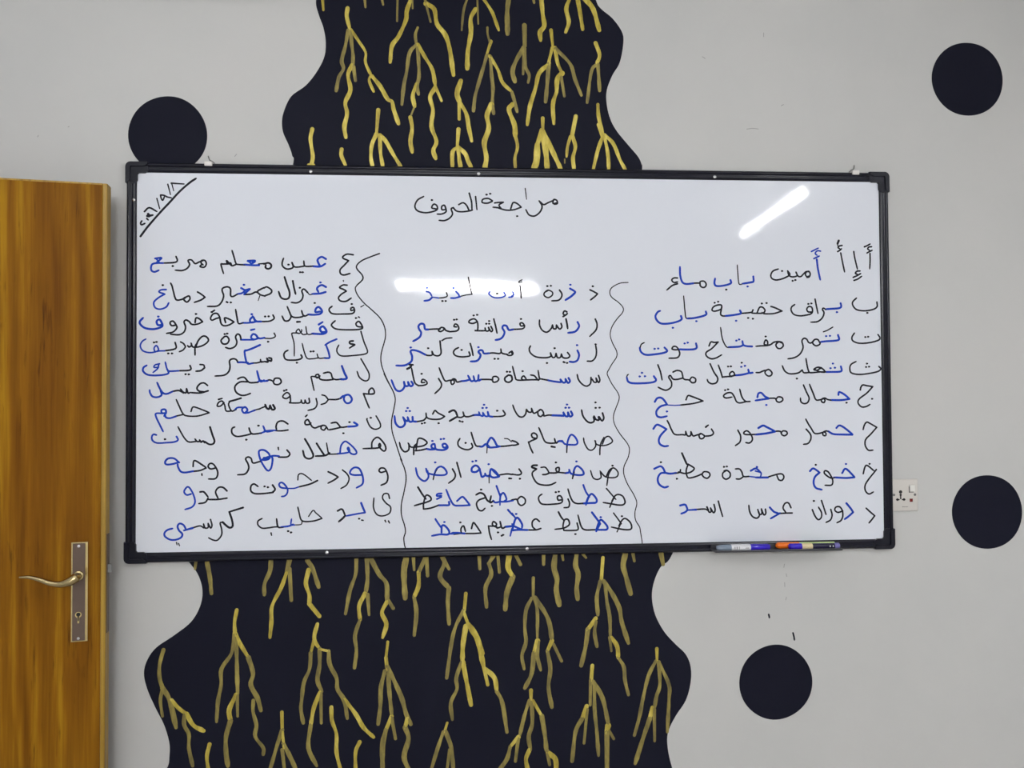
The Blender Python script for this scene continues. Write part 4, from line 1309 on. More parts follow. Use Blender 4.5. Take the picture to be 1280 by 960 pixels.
'''k5.4 111,-1007 89,-991 67,-1007 67,-1038 86,-1057
k5.4 119,-1051 89,-1059 32,-1059
b6.7 35,-1059 -24,-1057 -62,-1060
b6.7 -58,-1051 -42,-995 -24,-983 1,-1021 1,-1046
b6.5 1,-1057 -49,-1033 -61,-1020
b6.7 -61,-955 -42,-980
b6.7 -36,-958
b6.7 -86,-932 -55,-967
b7.0 -55,-1033 -80,-1035 -105,-1037
b6.0 -62,-1051 -73,-1094
k6.0 -102,-1037 -124,-1044 -136,-1003
k5.5 -130,-1037 -155,-1043 -161,-1025
k5.4 -155,-1040 -183,-1024 -177,-1003 -158,-1018 -168,-1031 -208,-1030
k5.4 -208,-1030 -202,-1073 -190,-1114
k6.5 -150,-1071
k6.5 -127,-1092
k6.5 -118,-1087''',
'''k5.4 -314,-1044 -304,-1010 -292,-1016 -256,-1069
k5.4 -256,-1073 -299,-1075 -361,-1074
k5.4 -357,-1074 -376,-1070 -379,-1043 -363,-1027 -351,-1062
k6.5 -384,-1005
b6.7 -357,-1074 -398,-1070 -435,-1069
k4.5 -373,-1072 -423,-1079
b6.7 -423,-1073 -460,-1075
b6.5 -500,-1065 -497,-1025 -478,-1025 -453,-1057 -460,-1078 -509,-1077 -559,-1085
b6.0 -537,-982 -518,-1012 -497,-1041
b6.7 -483,-1001''',
],
'divl': [
'''k4.5 -877,669 -935,647 -984,625 -1015,597 -1015,572 -984,535 -981,507 -1015,472
k3.8 -1015,472 -1026,450 -1012,410 -973,361 -924,317 -874,267 -847,212 -841,156 -853,100
k3.8 -853,103 -869,38 -866,-24 -839,-99 -802,-174
k3.8 -851,-79 -826,-130 -796,-186 -782,-236 -791,-298 -805,-372 -801,-440 -778,-514 -754,-589 -742,-620
k3.8 -751,-607 -726,-669 -717,-731 -730,-811 -746,-885 -746,-953 -728,-1015 -722,-1058 -732,-1095 -728,-1138 -722,-1157''',
],
'l1': [
'''k5.4 -1038,660 -1076,664 -1101,649 -1098,637 -1067,624
k5.4 -1067,624 -1095,593 -1118,568 -1116,543 -1095,534 -1058,544''',
'''b6.7 -1205,633 -1232,646 -1256,629 -1250,605 -1241,589
b6.5 -1210,603 -1241,586 -1290,588
k5.4 -1284,588 -1320,586 -1336,592 -1340,620
k5.4 -1333,589 -1375,582 -1399,585 -1412,610
k5.4 -1412,610 -1405,582 -1424,571 -1448,571 -1469,588 -1471,610 -1463,636
k6.5 -1434,597
k6.5 -1363,550
k6.5 -1348,550''',
'''k6.0 -1581,600 -1557,607 -1539,597 -1540,578 -1557,570 -1572,578 -1570,594
k5.4 -1578,603 -1614,600
b6.5 -1611,592 -1653,592 -1702,596
b7.5 -1678,618 -1635,619 -1656,602
b6.5 -1675,618 -1650,592
k5.4 -1696,594 -1735,596 -1750,602 -1762,642 -1774,682
k5.4 -1750,596 -1774,588 -1792,605 -1807,620 -1799,599 -1783,605 -1777,589
k5.4 -1798,599 -1828,598 -1840,595 -1825,540''',
'''k5.4 -1956,595 -1965,582 -1941,578 -1928,598 -1936,619 -1956,619 -1959,604 -1947,592
k5.4 -1948,619 -1971,610 -1995,600 -2016,622 -2037,619 -2028,594 -2043,570 -2073,557 -2113,559''',
'''k5.4 -2109,643 -2101,618 -2120,606 -2186,602
k6.5 -2129,584
b6.0 -2186,602 -2221,602 -2248,596 -2257,578 -2254,556 -2236,548 -2211,558
b6.0 -2233,630 -2195,634 -2213,615 -2227,602
b6.0 -2227,630 -2207,605''',
],
'l2': [
'''k5.4 -1076,471 -1101,472 -1122,456 -1101,446 -1081,435
k5.4 -1081,434 -1113,413 -1129,391 -1116,373 -1083,371 -1051,391
k4.0 -1099,500 -1098,494''',
'''b6.5 -1205,459 -1229,471 -1251,462 -1260,447 -1251,428
b6.5 -1208,428 -1241,419 -1290,416
k3.5 -1287,414 -1305,412 -1317,425
k5.4 -1317,425 -1339,446 -1352,434 -1345,406 -1354,378 -1381,361 -1416,363
k6.5 -1365,454
b6.7 -1240,487''',
'''k6.0 -1407,496 -1399,452 -1390,415''',
'''k6.0 -1457,520 -1442,471 -1427,427 -1430,393 -1451,383 -1478,393 -1493,430''',
'''k5.4 -1581,452 -1563,458 -1536,439 -1542,418 -1581,402
k5.4 -1575,402 -1605,411 -1620,430 -1599,445 -1578,455
k5.4 -1605,411 -1629,427 -1659,414 -1698,411
k3.5 -1605,408 -1616,374
b6.5 -1719,451 -1695,439 -1667,446
b6.5 -1667,445 -1689,424 -1701,411
b6.0 -1695,436 -1713,420 -1743,414
b6.7 -1703,471
k5.4 -1740,414 -1767,399 -1782,405 -1783,445 -1801,458 -1827,451 -1833,435 -1824,402 -1836,365 -1863,340 -1920,337
k6.5 -1806,365 -1799,362
k6.5 -1782,362''',
'''k5.5 -1980,426 -1959,413 -1936,395
k5.5 -1936,394 -1959,377 -1999,362''',
'''k5.5 -2060,389 -2048,395 -2031,401 -2025,383 -2042,364 -2057,373 -2066,386
k5.4 -2054,389 -2078,379 -2108,379 -2123,425 -2132,462 -2141,480''',
'''b5.5 -2167,440 -2197,438 -2209,425 -2176,413
b5.5 -2176,412 -2215,388 -2240,361 -2232,330 -2203,320 -2167,333 -2151,359
k6.5 -2188,467''',
],
'l3': [
'''k5.4 -1037,317 -1052,314 -1052,329 -1037,332 -1031,311 -1046,295 -1101,292 -1162,293 -1184,310 -1184,326 -1168,340
k6.5 -1049,354
k3.5 -992,336 -973,348''',
'''b6.5 -1242,307 -1269,304 -1266,326 -1248,335 -1229,310 -1242,292 -1278,287 -1315,289
k6.5 -1275,360
k5.4 -1311,289 -1333,279 -1345,286 -1354,313
k5.4 -1339,282 -1357,273 -1393,270 -1415,279 -1427,304 -1441,338
k5.4 -1425,298 -1418,273 -1433,251 -1457,251 -1472,279
k7.0 -1381,243 -1363,244''',
'''k5.4 -1527,285 -1520,264 -1545,248 -1581,245
k6.5 -1575,276
k6.5 -1554,277
k5.4 -1578,245 -1605,245
b6.5 -1599,245 -1629,248 -1650,279
b6.5 -1629,245 -1659,239 -1665,257 -1647,273 -1635,248
b6.0 -1647,241 -1677,237 -1713,237
b6.7 -1656,290
k5.4 -1707,237 -1734,233 -1743,267 -1752,319
k5.4 -1812,239 -1818,267 -1791,260 -1762,243
k5.4 -1762,242 -1791,224 -1821,219 -1839,233 -1848,273 -1863,294 -1887,291 -1902,266 -1893,253 -1869,263 -1845,270
k6.5 -1896,303
k6.0 -1887,308 -1878,314''',
'''k5.4 -1994,239 -1989,266 -1971,263 -1950,245
k5.4 -1950,243 -1977,230 -2012,227 -2030,245 -2048,254 -2060,242 -2051,211 -2060,181 -2089,164 -2140,167
k6.5 -1990,291
k5.4 -2107,223 -2134,220 -2143,239 -2125,247 -2107,223 -2103,205 -2125,181 -2164,172''',
'''b6.7 -2189,226 -2214,223 -2223,245 -2205,257 -2188,223 -2202,208 -2244,198 -2291,205 -2318,226 -2322,245 -2303,267
b6.7 -2214,275''',
],
'l4': [
'''k5.4 -982,211 -1013,215 -1022,233 -1003,246 -982,211 -997,198 -1059,194 -1138,198 -1168,215 -1170,230 -1149,250
k6.5 -1023,267
k5.0 -1006,274 -1000,270''',
'''b7.0 -1205,181 -1232,181 -1242,202 -1223,215 -1202,184 -1223,169 -1266,169 -1290,171
b7.0 -1249,227 -1226,242
k4.3 -1284,169 -1318,168 -1328,214
k4.3 -1319,168 -1345,165 -1360,181 -1372,199 -1387,181 -1369,171 -1354,184 -1354,196
k4.3 -1375,174 -1409,174 -1412,162 -1399,107 -1398,33''',
'''k4.3 -1520,174 -1513,153 -1539,141 -1581,142
k6.5 -1557,121
b6.0 -1578,145 -1611,142 -1635,168
b6.0 -1614,142 -1641,135 -1659,147 -1647,168 -1626,159 -1620,141
b5.5 -1641,133 -1683,133 -1722,133
b6.5 -1659,193 -1638,198
k5.4 -1719,133 -1725,159 -1740,168 -1752,150 -1744,119 -1755,92 -1785,79 -1812,86
k5.5 -1818,153 -1839,129 -1827,108 -1803,110 -1791,132 -1803,153 -1818,153
k6.5 -1818,168
k6.5 -1803,171''',
'''k5.4 -1988,95 -1976,126 -1952,153 -1929,153 -1914,132 -1929,110 -1964,92 -2006,89 -2018,113
k5.4 -1982,113 -1994,89 -1994,40
k5.4 -2018,95 -2030,89 -2039,98''',
'''k5.0 -2080,120 -2063,110 -2051,92
k5.0 -2051,90 -2065,71 -2088,60
k5.4 -2113,117 -2106,86 -2125,74 -2178,66
k6.5 -2154,50
k6.5 -2132,50
b5.0 -2175,66 -2208,65 -2231,62 -2237,83 -2223,98 -2211,71 -2237,58 -2273,56 -2305,68 -2319,96 -2308,123 -2286,138
k6.5 -2239,117
k6.5 -2224,120''',
],
'l5': [
'''k4.8 -992,184 -973,118 -952,63 -967,44 -1034,35 -1108,32 -1135,51 -1139,75 -1127,100''',
'''k6.0 -1040,125 -1059,122 -1059,109 -1031,103
k6.0 -1031,101 -1062,81''',
'''b6.0 -1141,136 -1181,119 -1211,100
b6.0 -1205,100 -1190,57 -1184,23 -1199,19 -1217,20
k4.3 -1208,21 -1248,19 -1260,45
k4.3 -1254,20 -1290,15 -1321,19 -1339,63 -1350,110
k6.5 -1299,60
k6.5 -1283,61
k5.4 -1357,39 -1351,23 -1369,11 -1406,7 -1448,11 -1461,36 -1454,57 -1436,68
k6.5 -1383,-9''',
'''k6.0 -1551,21 -1537,18 -1538,2 -1554,8
k6.0 -1563,18 -1557,-3 -1575,-1
k5.0 -1578,-1 -1599,-4 -1602,12
k5.0 -1593,-1 -1623,-9 -1653,-10
b6.0 -1647,-11 -1683,-10 -1698,58 -1689,70
b6.5 -1605,101 -1653,79 -1695,64
b6.0 -1677,-8 -1713,-5 -1740,-6
k5.4 -1737,-6 -1749,12 -1770,16 -1788,3 -1785,-34 -1794,-64 -1821,-84 -1874,-89''',
'''k5.0 -1964,-18 -1943,-21 -1937,-36
k6.0 -1937,-38 -1958,-55 -1988,-59''',
'''k5.4 -2024,-24 -2018,-45 -2035,-54 -2095,-56
k6.5 -2051,-77
k6.5 -2032,-78
b5.5 -2092,-56 -2145,-58 -2160,-45 -2171,-3
b6.0 -2160,-45 -2151,-69 -2178,-80 -2237,-84 -2278,-78 -2302,-57 -2299,-35 -2280,-22
b5.0 -2205,-13 -2231,-20 -2237,-35 -2210,-34
b5.0 -2209,-17 -2216,-42 -2243,-66''',
],
'l6': [
'''k4.8 -992,14 -967,-30 -943,-77 -946,-114 -970,-122 -1001,-101 -1016,-64''',
'''b7.0 -1109,-30 -1093,-73 -1079,-104 -1096,-112 -1120,-111
k5.4 -1114,-111 -1145,-114 -1166,-104 -1175,-76 -1193,-68 -1221,-74
k5.4 -1163,-113 -1205,-117 -1242,-110 -1251,-82 -1269,-88 -1260,-103 -1242,-91
k4.8 -1251,-100 -1293,-94 -1292,-116 -1278,-180''',
'''k5.4 -1523,-121 -1514,-105 -1487,-106 -1477,-127 -1493,-142 -1517,-140 -1529,-121 -1550,-114 -1563,-121
b6.7 -1560,-119 -1581,-122
b6.5 -1581,-117 -1605,-120 -1623,-59
b6.0 -1599,-117 -1620,-126
k5.5 -1617,-128 -1659,-131 -1677,-123 -1698,-99 -1719,-98 -1740,-108
k5.5 -1677,-125 -1725,-126 -1755,-153 -1749,-187 -1719,-207 -1689,-206 -1662,-196''',
'''k5.5 -1919,-146 -1940,-131 -1964,-136 -1982,-161 -1970,-180 -1934,-186
k5.5 -1916,-179 -1964,-192 -2023,-189
k5.5 -2023,-189 -2035,-192 -2044,-164
k5.5 -2044,-167 -2047,-190 -2065,-185 -2080,-167
k5.5 -2062,-191 -2077,-182 -2094,-176 -2130,-182
b6.0 -2127,-182 -2160,-196 -2183,-191 -2201,-166 -2219,-127
b6.0 -2198,-176 -2192,-203 -2216,-216 -2245,-212 -2260,-190 -2263,-172''',
],
'l7': [
'''k5.4 -912,-201 -940,-204 -943,-182 -925,-167 -911,-185 -915,-203 -949,-204 -977,-201
k5.4 -977,-201 -962,-241 -942,-290''',
'''b6.5 -1096,-225 -1090,-212 -1065,-209 -1048,-234 -1059,-256 -1081,-259 -1096,-240 -1099,-215 -1120,-231
k5.4 -1114,-229 -1145,-237 -1193,-236
k5.0 -1230,-208 -1209,-215 -1193,-236
k5.0 -1193,-239 -1209,-258 -1236,-267
k5.0 -1266,-230 -1260,-264 -1275,-291 -1315,-303
k5.0 -1309,-229 -1306,-254 -1324,-258 -1333,-239''',
'''k5.0 -1333,-239 -1336,-257 -1351,-256 -1357,-238
k5.0 -1354,-245 -1369,-256 -1427,-255 -1421,-247 -1425,-207 -1442,-192 -1463,-207 -1466,-222 -1445,-229 -1421,-213
k6.5 -1460,-181
k6.5 -1447,-176''',
'''k6.5 -1526,-268 -1515,-290 -1532,-296 -1544,-271
k6.5 -1544,-271 -1550,-292 -1565,-286 -1574,-265
k5.0 -1574,-277 -1611,-292
k5.0 -1605,-291 -1641,-299
b6.0 -1635,-299 -1671,-313
b6.0 -1671,-313 -1701,-315 -1713,-294 -1695,-279 -1680,-298 -1695,-315
b5.5 -1698,-282 -1737,-282 -1755,-294
k5.0 -1749,-294 -1775,-303 -1793,-266 -1787,-245
k6.0 -1719,-225 -1755,-236 -1790,-245
k5.0 -1775,-303 -1808,-302 -1817,-266 -1832,-242 -1853,-251 -1861,-272 -1841,-272 -1820,-251
k6.0 -1853,-232 -1832,-226''',
'''k5.0 -2017,-304 -2008,-280 -1987,-280 -1910,-311
k5.0 -1910,-313 -1975,-332 -2035,-332 -2064,-319 -2088,-270 -2105,-231
k5.0 -2061,-322 -2088,-328 -2109,-333
b6.0 -2106,-333 -2141,-344 -2165,-340 -2171,-325
b6.0 -2165,-313 -2189,-312 -2192,-294 -2171,-291 -2165,-309 -2177,-331
b5.5 -2183,-315 -2224,-315 -2224,-336 -2203,-382 -2182,-425''',
],
'l8': [
'''k4.8 -900,-340 -876,-384 -876,-411 -907,-422 -937,-405 -956,-364 -954,-355
k6.5 -934,-351''',
'''b6.5 -1035,-379 -1014,-394 -1029,-402 -1078,-405
k6.5 -1064,-377
k5.4 -1078,-405 -1114,-408 -1130,-391 -1145,-378 -1175,-382
k5.4 -1114,-408 -1157,-418 -1188,-423
k5.0 -1194,-421 -1209,-399 -1230,-396 -1236,-415 -1218,-425 -1206,-409
k5.4 -1224,-396 -1248,-402 -1272,-411 -1291,-402 -1306,-374 -1318,-359 -1333,-371 -1330,-389 -1309,-389 -1297,-380
k5.5 -1330,-340 -1320,-331
k6.5 -1101,-445''',
'''k5.4 -1437,-385 -1466,-367 -1496,-372 -1508,-397 -1505,-421
k5.0 -1436,-422 -1472,-427 -1511,-426
b5.0 -1508,-424 -1544,-424 -1580,-427
b6.0 -1529,-426 -1568,-430 -1586,-396
b6.0 -1574,-430 -1604,-442
k5.4 -1598,-440 -1649,-445 -1664,-429 -1671,-407
k5.4 -1652,-442 -1694,-453 -1742,-459 -1769,-444 -1775,-422 -1769,-407 -1756,-401
k6.5 -1615,-394
k6.5 -1688,-479''',
'''k6.0 -1904,-400 -1889,-449 -1877,-485 -1886,-503 -1909,-505 -1936,-488
k6.0 -1936,-494 -1945,-485 -1957,-491 -1966,-478
k5.5 -1963,-487 -1981,-487 -1993,-472
k5.0 -1987,-487 -2028,-490 -2052,-471 -2076,-432 -2094,-397''',
'''b5.5 -2103,-456 -2094,-477 -2117,-489 -2165,-493 -2218,-494 -2244,-479 -2249,-457 -2239,-442 -2221,-446
k6.5 -2172,-472''',
],
'l9': [
'''k5.4 -927,-538 -925,-501 -904,-476 -882,-476 -849,-514 -841,-545 -855,-557 -883,-529 -879,-510 -873,-526 -892,-538 -980,-541''',
'''b5.5 -1121,-566 -1115,-523 -1096,-498 -1078,-499 -1042,-530 -1020,-561 -1029,-575 -1054,-570 -1075,-542 -1069,-533 -1063,-558 -1090,-567 -1139,-571
k4.5 -1133,-572 -1176,-573 -1191,-566 -1203,-504
k6.0 -1185,-566 -1212,-581 -1270,-584
k6.0 -1263,-506 -1242,-540 -1215,-581
k6.0 -1334,-478 -1309,-521 -1285,-571 -1288,-592 -1312,-600 -1336,-586 -1346,-549''',
'''k5.5 -1442,-545 -1425,-569 -1442,-587 -1493,-588
k5.0 -1495,-529 -1493,-543
b6.0 -1490,-582 -1520,-579 -1544,-583
b6.5 -1544,-583 -1580,-595 -1604,-613
b6.0 -1547,-595 -1550,-568 -1580,-544 -1610,-549 -1607,-586 -1589,-629 -1559,-669 -1538,-654 -1529,-599 -1541,-580
b7.5 -1580,-592 -1553,-598 -1583,-605
k5.4 -1604,-613 -1646,-622 -1658,-594 -1676,-585 -1691,-597 -1676,-628 -1673,-658 -1694,-688 -1739,-693''',
'''k5.4 -1870,-650 -1900,-655 -1915,-640 -1903,-622 -1882,-628 -1861,-662 -1858,-692 -1873,-715 -1912,-716
k5.4 -2004,-639 -2001,-609 -1986,-606 -1927,-646
k5.4 -1927,-649 -1963,-664 -2010,-669
k5.0 -1952,-685 -1951,-694
b6.0 -2004,-668 -2052,-675 -2078,-668 -2093,-641 -2096,-623
b6.0 -2087,-614 -2117,-589 -2152,-589 -2170,-610 -2161,-625 -2123,-622 -2087,-611''',
],
'l10': [
'''k5.4 -846,-683 -871,-689 -883,-677 -871,-662 -846,-668 -829,-711 -837,-751 -871,-768''',
'''b6.0 -993,-703 -1036,-703 -1060,-693 -1054,-672 -1033,-657 -1005,-663 -987,-697 -980,-734 -987,-762 -1021,-782
k4.8 -1106,-671 -1078,-696 -1066,-727 -1082,-764 -1116,-785''',
'''k5.5 -1193,-681 -1164,-695 -1133,-713
k5.5 -1133,-714 -1157,-732 -1194,-751''',
'''k4.3 -1377,-729 -1373,-698 -1354,-690 -1327,-705 -1294,-733
k5.5 -1258,-734 -1303,-755 -1373,-772
b4.5 -1373,-772 -1400,-780 -1442,-780
b5.5 -1439,-780 -1478,-774 -1490,-755 -1478,-743 -1460,-752 -1439,-783 -1442,-811 -1457,-826 -1475,-829''',
'''k6.0 -1529,-758 -1514,-785 -1532,-805
k5.5 -1526,-803 -1580,-809 -1634,-809 -1659,-792 -1658,-762 -1640,-750 -1616,-766
k6.5 -1578,-766
k6.5 -1558,-771''',
'''k5.5 -1802,-790 -1825,-769 -1852,-769 -1870,-796 -1855,-835
k5.5 -1802,-834 -1855,-841 -1915,-841
k5.5 -1962,-794 -1939,-795 -1915,-825
k5.5 -1915,-834 -1932,-858 -1969,-865
b5.5 -2016,-806 -2042,-811 -2057,-790 -2039,-763 -2022,-772 -2001,-812 -1992,-855 -2010,-885 -2051,-899''',
],
'l11': [
'''k4.8 -819,-850 -828,-822 -853,-822 -862,-847 -841,-878 -813,-903 -819,-940 -859,-957 -896,-948 -917,-907 -915,-846
k5.0 -847,-985 -842,-995
k5.0 -826,-989 -819,-1002''',
'''b6.5 -993,-875 -981,-906 -969,-934
b5.5 -969,-935 -1006,-940 -1085,-954
k6.5 -1006,-972
k5.0 -989,-981 -980,-983
k6.0 -1136,-922 -1109,-912 -1091,-948
k6.5 -1091,-953 -1106,-969 -1129,-988''',
'''k4.0 -1312,-953 -1285,-917 -1267,-933 -1232,-964
k5.0 -1232,-967 -1279,-981 -1333,-984 -1358,-971 -1370,-925 -1377,-895
k3.5 -1351,-980 -1358,-1001 -1400,-1004
b5.0 -1397,-1004 -1418,-1000 -1415,-967
b6.0 -1406,-1001 -1436,-1011 -1478,-1015
k5.5 -1466,-1016 -1496,-1014 -1505,-965
k5.5 -1496,-1013 -1532,-1015
k6.5 -1436,-1041
k6.5 -1419,-1049
k5.0 -1526,-1015 -1556,-1019 -1592,-1020 -1616,-1000 -1616,-976 -1592,-961
k5.0 -1538,-1050 -1535,-1065''',
'''k6.5 -1706,-893 -1789,-918
k6.5 -1786,-924 -1772,-967 -1768,-1004 -1786,-1014 -1810,-997 -1828,-978
k5.0 -1822,-982 -1842,-984 -1834,-1021 -1834,-1057 -1858,-1088 -1884,-1087 -1911,-1073''',
'''k5.0 -1900,-962 -1891,-996 -1899,-1014 -1914,-986
k5.0 -1914,-986 -1914,-1010 -1932,-1013 -1941,-989
k5.0 -1941,-989 -1938,-1013 -1962,-1000 -2009,-1012
b7.0 -2006,-1012 -2057,-1026
b6.0 -2045,-1020 -2060,-993 -2083,-984 -2095,-1001 -2086,-1026 -2067,-1047 -2074,-1068 -2104,-1081 -2139,-1080 -2169,-1060 -2172,-1039 -2154,-1021 -2125,-1013
k4.3 -2101,-1098 -2098,-1112
k4.3 -2089,-1104 -2083,-1118''',
],
}

NUM = ['', 'one', 'two', 'three', 'four', 'five', 'six', 'seven', 'eight', 'nine', 'ten', 'eleven']
SIDE = {'r': 'right', 'm': 'middle', 'l': 'left'}
for key, groups in INK.items():
    if key in ('divr', 'divl'):
        bm = bmesh.new()
        for c, wd, pts in strokes(groups[0]): ribbon(bm, pts, wd, -0.01412, 0, 0.04, rnd, 1.0, 0.00006)
        o = obj('wavy_divider', bm, M['ink_k'], board)
        o['label'] = 'thin black wavy line left of the %s column' % ('right' if key == 'divr' else 'middle')
        continue
    line = empty({'title': 'handwritten_title', 'date': 'handwritten_date'}.get(key, 'handwritten_line'))
    line.parent = board
    cols = set()
    for gi, txt in enumerate(groups):
        bm = bmesh.new()
        for i, (c, wd, pts) in enumerate(strokes(txt)):
            cols.add(c)
            ribbon(bm, pts, wd, -0.01412 - 0.000004 * i, 0 if c == 'k' else 1, 0.04, rnd, 0.8, 0.00006)
        obj('handwritten_word' if key != 'date' else ('slanted_stroke' if gi == 0 else 'handwritten_figure'), bm, [M['ink_k'], M['ink_b']], line)
    line['label'] = {'title': 'black Arabic heading at the top', 'date': 'black slanted date in the top left corner'}.get(key) or \
        '%s Arabic words in row %s of the %s column' % ('black and blue' if len(cols) == 2 else 'black', NUM[int(key[1:])], SIDE[key[0]])

# ------------------------------------------------------------------ markers lying in the tray
TZ = BZ - BH / 2 + 0.0095
def marker(label, segs, x, y, r, group='markers in the tray'):
    t = empty('marker_pen', (x, y, TZ + r))
    tag(t, label, 'marker', group)
    for nm, m, prof in segs:
        bm = bmesh.new(); lathe(bm, prof, (0, 0, 0), (1, 0, 0), 28)
        obj(nm, bm, m, t, True)
    return t
r = .0100
a = marker('whiteboard marker with smoky grey end and white label at the left of the tray',
       [('end_plug', M['grey_cap'], [(0, 0), (.002, .0055), (.012, r * .86), (.047, r), (.0471, r * .9)]),
        ('label', M['label_white'], [(.047, r * 1.01), (.108, r * 1.01)]),
        ('cap', M['violet'], [(.108, r * .97), (.124, r), (.165, r * .97), (.170, r * .8), (.1705, 0)])], .6035, -.0570, r)
for k, (u0, u1) in enumerate([(.055, .0565), (.0585, .0595), (.062, .0645), (.067, .068), (.071, .0725), (.090, .102)]):
    lab = [o for o in a.children if o.name.startswith('label')][0]
    bm = bmesh.new()
    n = 8
    a0, a1 = (math.radians(200), math.radians(250)) if k < 5 else (math.radians(215), math.radians(228))
    rows = []
    for q in range(n + 1):
        th = a0 + (a1 - a0) * q / n
        # -Y side of the barrel faces the room
        y_, z_ = -math.cos(th - math.radians(225)) * r * 1.018, math.sin(th - math.radians(225)) * r * 1.018
        rows.append((bm.verts.new((u0, y_, z_)), bm.verts.new((u1, y_, z_))))
    for A, B in zip(rows, rows[1:]): bm.faces.new((A[0], A[1], B[1], B[0]))
    obj('barcode_bar' if k < 5 else 'label_print', bm, M['print'], lab)
r2 = .0096
b_ = marker('navy marker with deep blue cap and gold band at the right of the tray',
       [('cap', M['violet'], [(0, 0), (.0006, r2 * .7), (.003, r2), (.040, r2), (.0402, r2 * .8)]),
        ('gold_band', M['gold_band'], [(.0402, r2 * .96), (.074, r2 * .96)]),
        ('barrel', M['navy'], [(.074, r2 * .93), (.146, r2 * .93)]),
        ('end_plug', M['violet_pale'], [(.146, r2 * .9), (.149, r2 * .98), (.161, r2 * .95), (.163, r2 * .7), (.1632, 0)])], .8365, -.0570, r2)
bm = bmesh.new(); box(bm, .128, .131, -r2 * 1.02, -r2 * .6, -.002, .003, .0005); box(bm, .138, .140, -r2 * 1.02, -r2 * .6, -.002, .003, .0005)
obj('label_print', bm, M['label_white'], b_)
r3 = .0098
c_ = marker('orange capped pen with a pale lime barrel lying behind the navy marker',
       [('cap', M['orange'], [(0, 0), (.001, r3 * .55), (.005, r3 * .9), (.010, r3), (.075, r3), (.0752, r3 * .9)]),
        ('barrel', M['lime'], [(.0752, r3 * .93), (.190, r3 * .93), (.192, r3 * .6), (.1922, 0)])], .8025, -.0372, r3)

# ------------------------------------------------------------------ wall socket
sx, sz = 1.2475, 1.281
sock = empty('wall_socket', (sx, 0, sz))
tag(sock, 'ivory switched wall socket partly tucked behind the right edge of the whiteboard', 'socket')
bm = bmesh.new(); box(bm, -.044, .0425, -.009, -.0003, -.0515, .0515, .003, 3)
obj('face_plate', bm, M['socket'], sock, True)
bm = bmesh.new()
cxh = -.0163
lathe(bm, [(0, .0056), (.0006, .0056)], (cxh, -.0088, .0105), (0, -1, 0), 14)
lathe(bm, [(0, .0038), (.0006, .0038)], (cxh, -.0088, .0010), (0, -1, 0), 14)
box(bm, cxh - .0022, cxh + .0022, -.0094, -.0088, -.013, .001)
for s in (-1, 1):
    lathe(bm, [(0, .0042), (.0006, .0042)], (cxh + s * .0110, -.0088, -.0140), (0, -1, 0), 14)
    box(bm, cxh + s * .0098 - .006, cxh + s * .0098 + .006, -.0094, -.0088, -.0162, -.0122)
obj('socket_hole', bm, M['dark'], sock)['label'] = 'dark pin slots of the socket'
bm = bmesh.new(); box(bm, .0120, .0330, -.0098, -.0085, .0100, .0345, .0008)
fr_ = obj('switch_frame', bm, M['socket'], sock)
bm = bmesh.new(); box(bm, .0135, .0315, -.0125, -.009, .0115, .0330, .0015)
obj('rocker_switch', bm, M['socket_switch'], sock)
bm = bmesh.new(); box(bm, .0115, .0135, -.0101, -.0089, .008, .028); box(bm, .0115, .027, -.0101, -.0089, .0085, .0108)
obj('painted_switch_shadow', bm, M['print'], sock)  # dark strips left of and below the rocker paint its shadow
bm = bmesh.new(); box(bm, .0138, .0242, -.0098, -.0085, -.0222, -.0115, .0008)
obj('indicator_lens', bm, M['red_lens'], sock)['label'] = 'dark red indicator lens'
for x in (-.0385, .0320):
    bm = bmesh.new(); lathe(bm, [(0, .0042), (.0008, .0040), (.0010, 0)], (x, -.0088, .0012), (0, -1, 0), 14)
    obj('screw', bm, M['zinc'], sock, True)
bm = bmesh.new()
for k in range(6):
    x = -.0115 + k * .0034
    box(bm, x, x + (.0026 if k in (0, 3) else .0018), -.0093, -.0088, -.0388 + (.0004 if k % 2 else 0), -.0366)
obj('printed_mark', bm, M['print'], sock)

# ------------------------------------------------------------------ door leaf, swung open until it stands beside the whiteboard
LEAF_ORIGIN = (-1.2133, -0.1150)
LEAF_TOP = 2.2354
LEAF_ANGLE = 0.16850

# local axes: +x runs from the latch edge to the hinges, -y... the face towards the room is at local y = 0
door = empty('door_1', (LEAF_ORIGIN[0], LEAF_ORIGIN[1], 0), 0)
door.matrix_world = Matrix.Translation((LEAF_ORIGIN[0], LEAF_ORIGIN[1], 0)) @ Matrix.Rotation(LEAF_ANGLE + math.pi, 4, 'Z')
# after the half turn local +x points left in the photograph and local +y points into the room
tag(door, 'brown wooden door leaf standing open beside the whiteboard', 'door', kind='structure')
LT, TH, LWID = LEAF_TOP, 0.040, 0.90
bm = bmesh.new(); box(bm, .0135, LWID - .0135, -TH, 0, .008, LT - .0055, 0)
obj('leaf', bm, M['wood'], door)
bm = bmesh.new(); box(bm, 0, .0135, -TH, .0006, .008, LT, .0028, 2)
obj('edge_lipping', bm, M['lipping'], door)['label'] = 'pale yellow oak lipping along the latch edge'
bm = bmesh.new(); box(bm, LWID - .0135, LWID, -TH, .0006, .008, LT, .0028, 2)
obj('edge_lipping', bm, M['lipping'], door)
bm = bmesh.new(); box(bm, .0135, LWID - .0135, -TH, .0004, LT - .0055, LT, .001)
obj('edge_lipping', bm, M['lipping'], door)['label'] = 'pale oak lipping along the top'
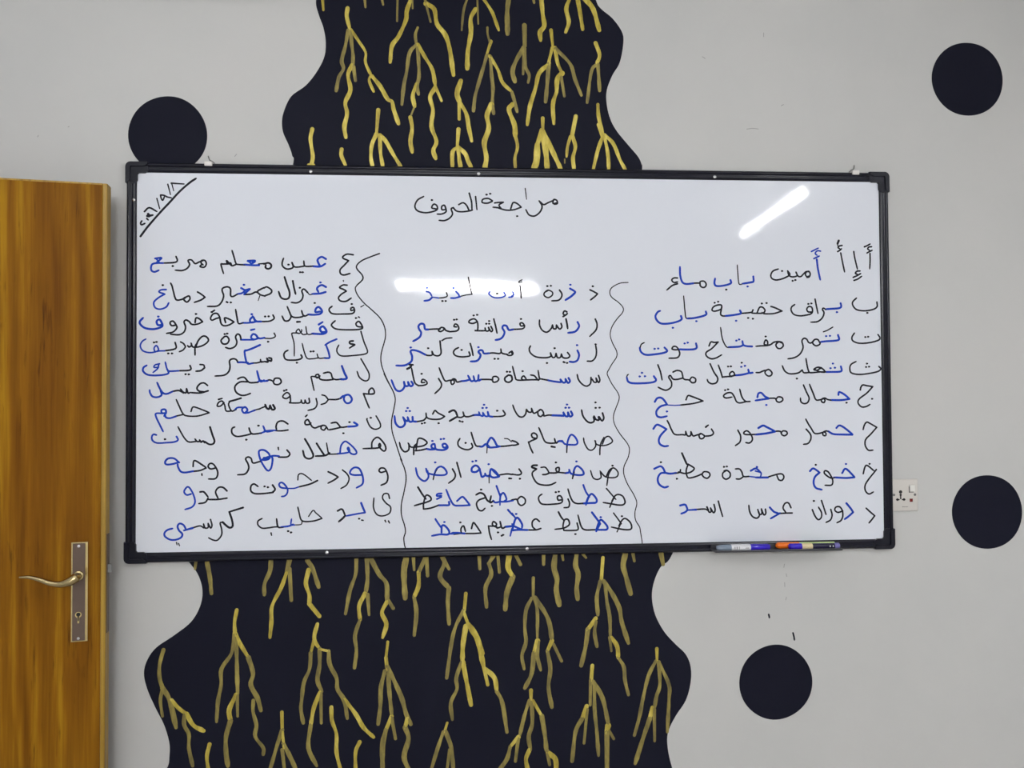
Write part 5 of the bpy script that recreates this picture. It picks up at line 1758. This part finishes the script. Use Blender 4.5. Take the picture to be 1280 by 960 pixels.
# handle set
bm = bmesh.new(); box(bm, .0445, .0885, 0, .0065, .915, 1.198, .0012, 2)
plate = obj('handle_plate', bm, M['brass'], door)
bm = bmesh.new(); box(bm, .0515, .0845, .006, .0085, .918, 1.195, .0012, 2)
obj('plate_face', bm, M['bronze'], plate)
for z in (1.187, .925):
    bm = bmesh.new(); lathe(bm, [(0, .0042), (.001, .004), (.0016, 0)], (.068, .0083, z), (0, 1, 0), 14)
    obj('screw', bm, M['steel'], plate, True)
bm = bmesh.new(); lathe(bm, [(0, .0085), (.0012, .0085)], (.068, .0082, .992), (0, 1, 0), 20); box(bm, .0655, .0705, .0082, .0094, .968, .990)
kh = obj('keyhole', bm, M['brass'], plate)
bm = bmesh.new(); lathe(bm, [(0, .0055), (.0004, .0055)], (.068, .0095, .993), (0, 1, 0), 18); box(bm, .0666, .0694, .0093, .0098, .975, .990)
obj('key_slot', bm, M['dark'], kh)
bm = bmesh.new(); lathe(bm, [(0, .014), (.004, .0135), (.006, .010), (.040, .0095), (.046, .0085)], (.068, .008, 1.103), (0, 1, 0), 22)
P = [Vector(p) for p in ((.0600, .048, 1.1075), (.068, .051, 1.103), (.082, .054, 1.0955), (.102, .055, 1.0915), (.128, .055, 1.0965), (.155, .0545, 1.108), (.180, .054, 1.1155), (.203, .054, 1.1165))]
c = catmull(P, 5)
rad = []
for k in range(len(c)):
    t_ = k / (len(c) - 1)
    rad.append(.0105 * (1 - t_) ** 0.8 + .0032 + (.0022 * math.sin(math.pi * min(t_ * 2.2, 1))))
rad[0] *= .6
tube(bm, c, rad, 18, 0.92)
obj('lever_handle', bm, M['lever'], door, True)
# lock forend in the edge, with latch bolt
bm = bmesh.new(); box(bm, -.0022, .0006, -.031, -.009, .93, 1.215, .0006)
fe = obj('lock_forend', bm, M['bronze'], door)
bm = bmesh.new()
pts2 = [(-.0125, -.014), (-.0125, -.017), (-.002, -.027), (.004, -.027), (.004, -.013), (-.002, -.013)]
lo = [bm.verts.new((p[0], p[1], 1.103)) for p in pts2]; hi = [bm.verts.new((p[0], p[1], 1.127)) for p in pts2]
bm.faces.new(lo); bm.faces.new(hi)
for k in range(6): bm.faces.new((lo[k], lo[(k + 1) % 6], hi[(k + 1) % 6], hi[k]))
obj('latch_bolt', bm, M['zinc'], fe)
for z in (.35, 1.15, 1.95):
    bm = bmesh.new(); lathe(bm, [(0, .007), (.10, .007)], (LWID + .007, -.002, z - .05), (0, 0, 1), 14)
    obj('hinge', bm, M['brass'], door, True)
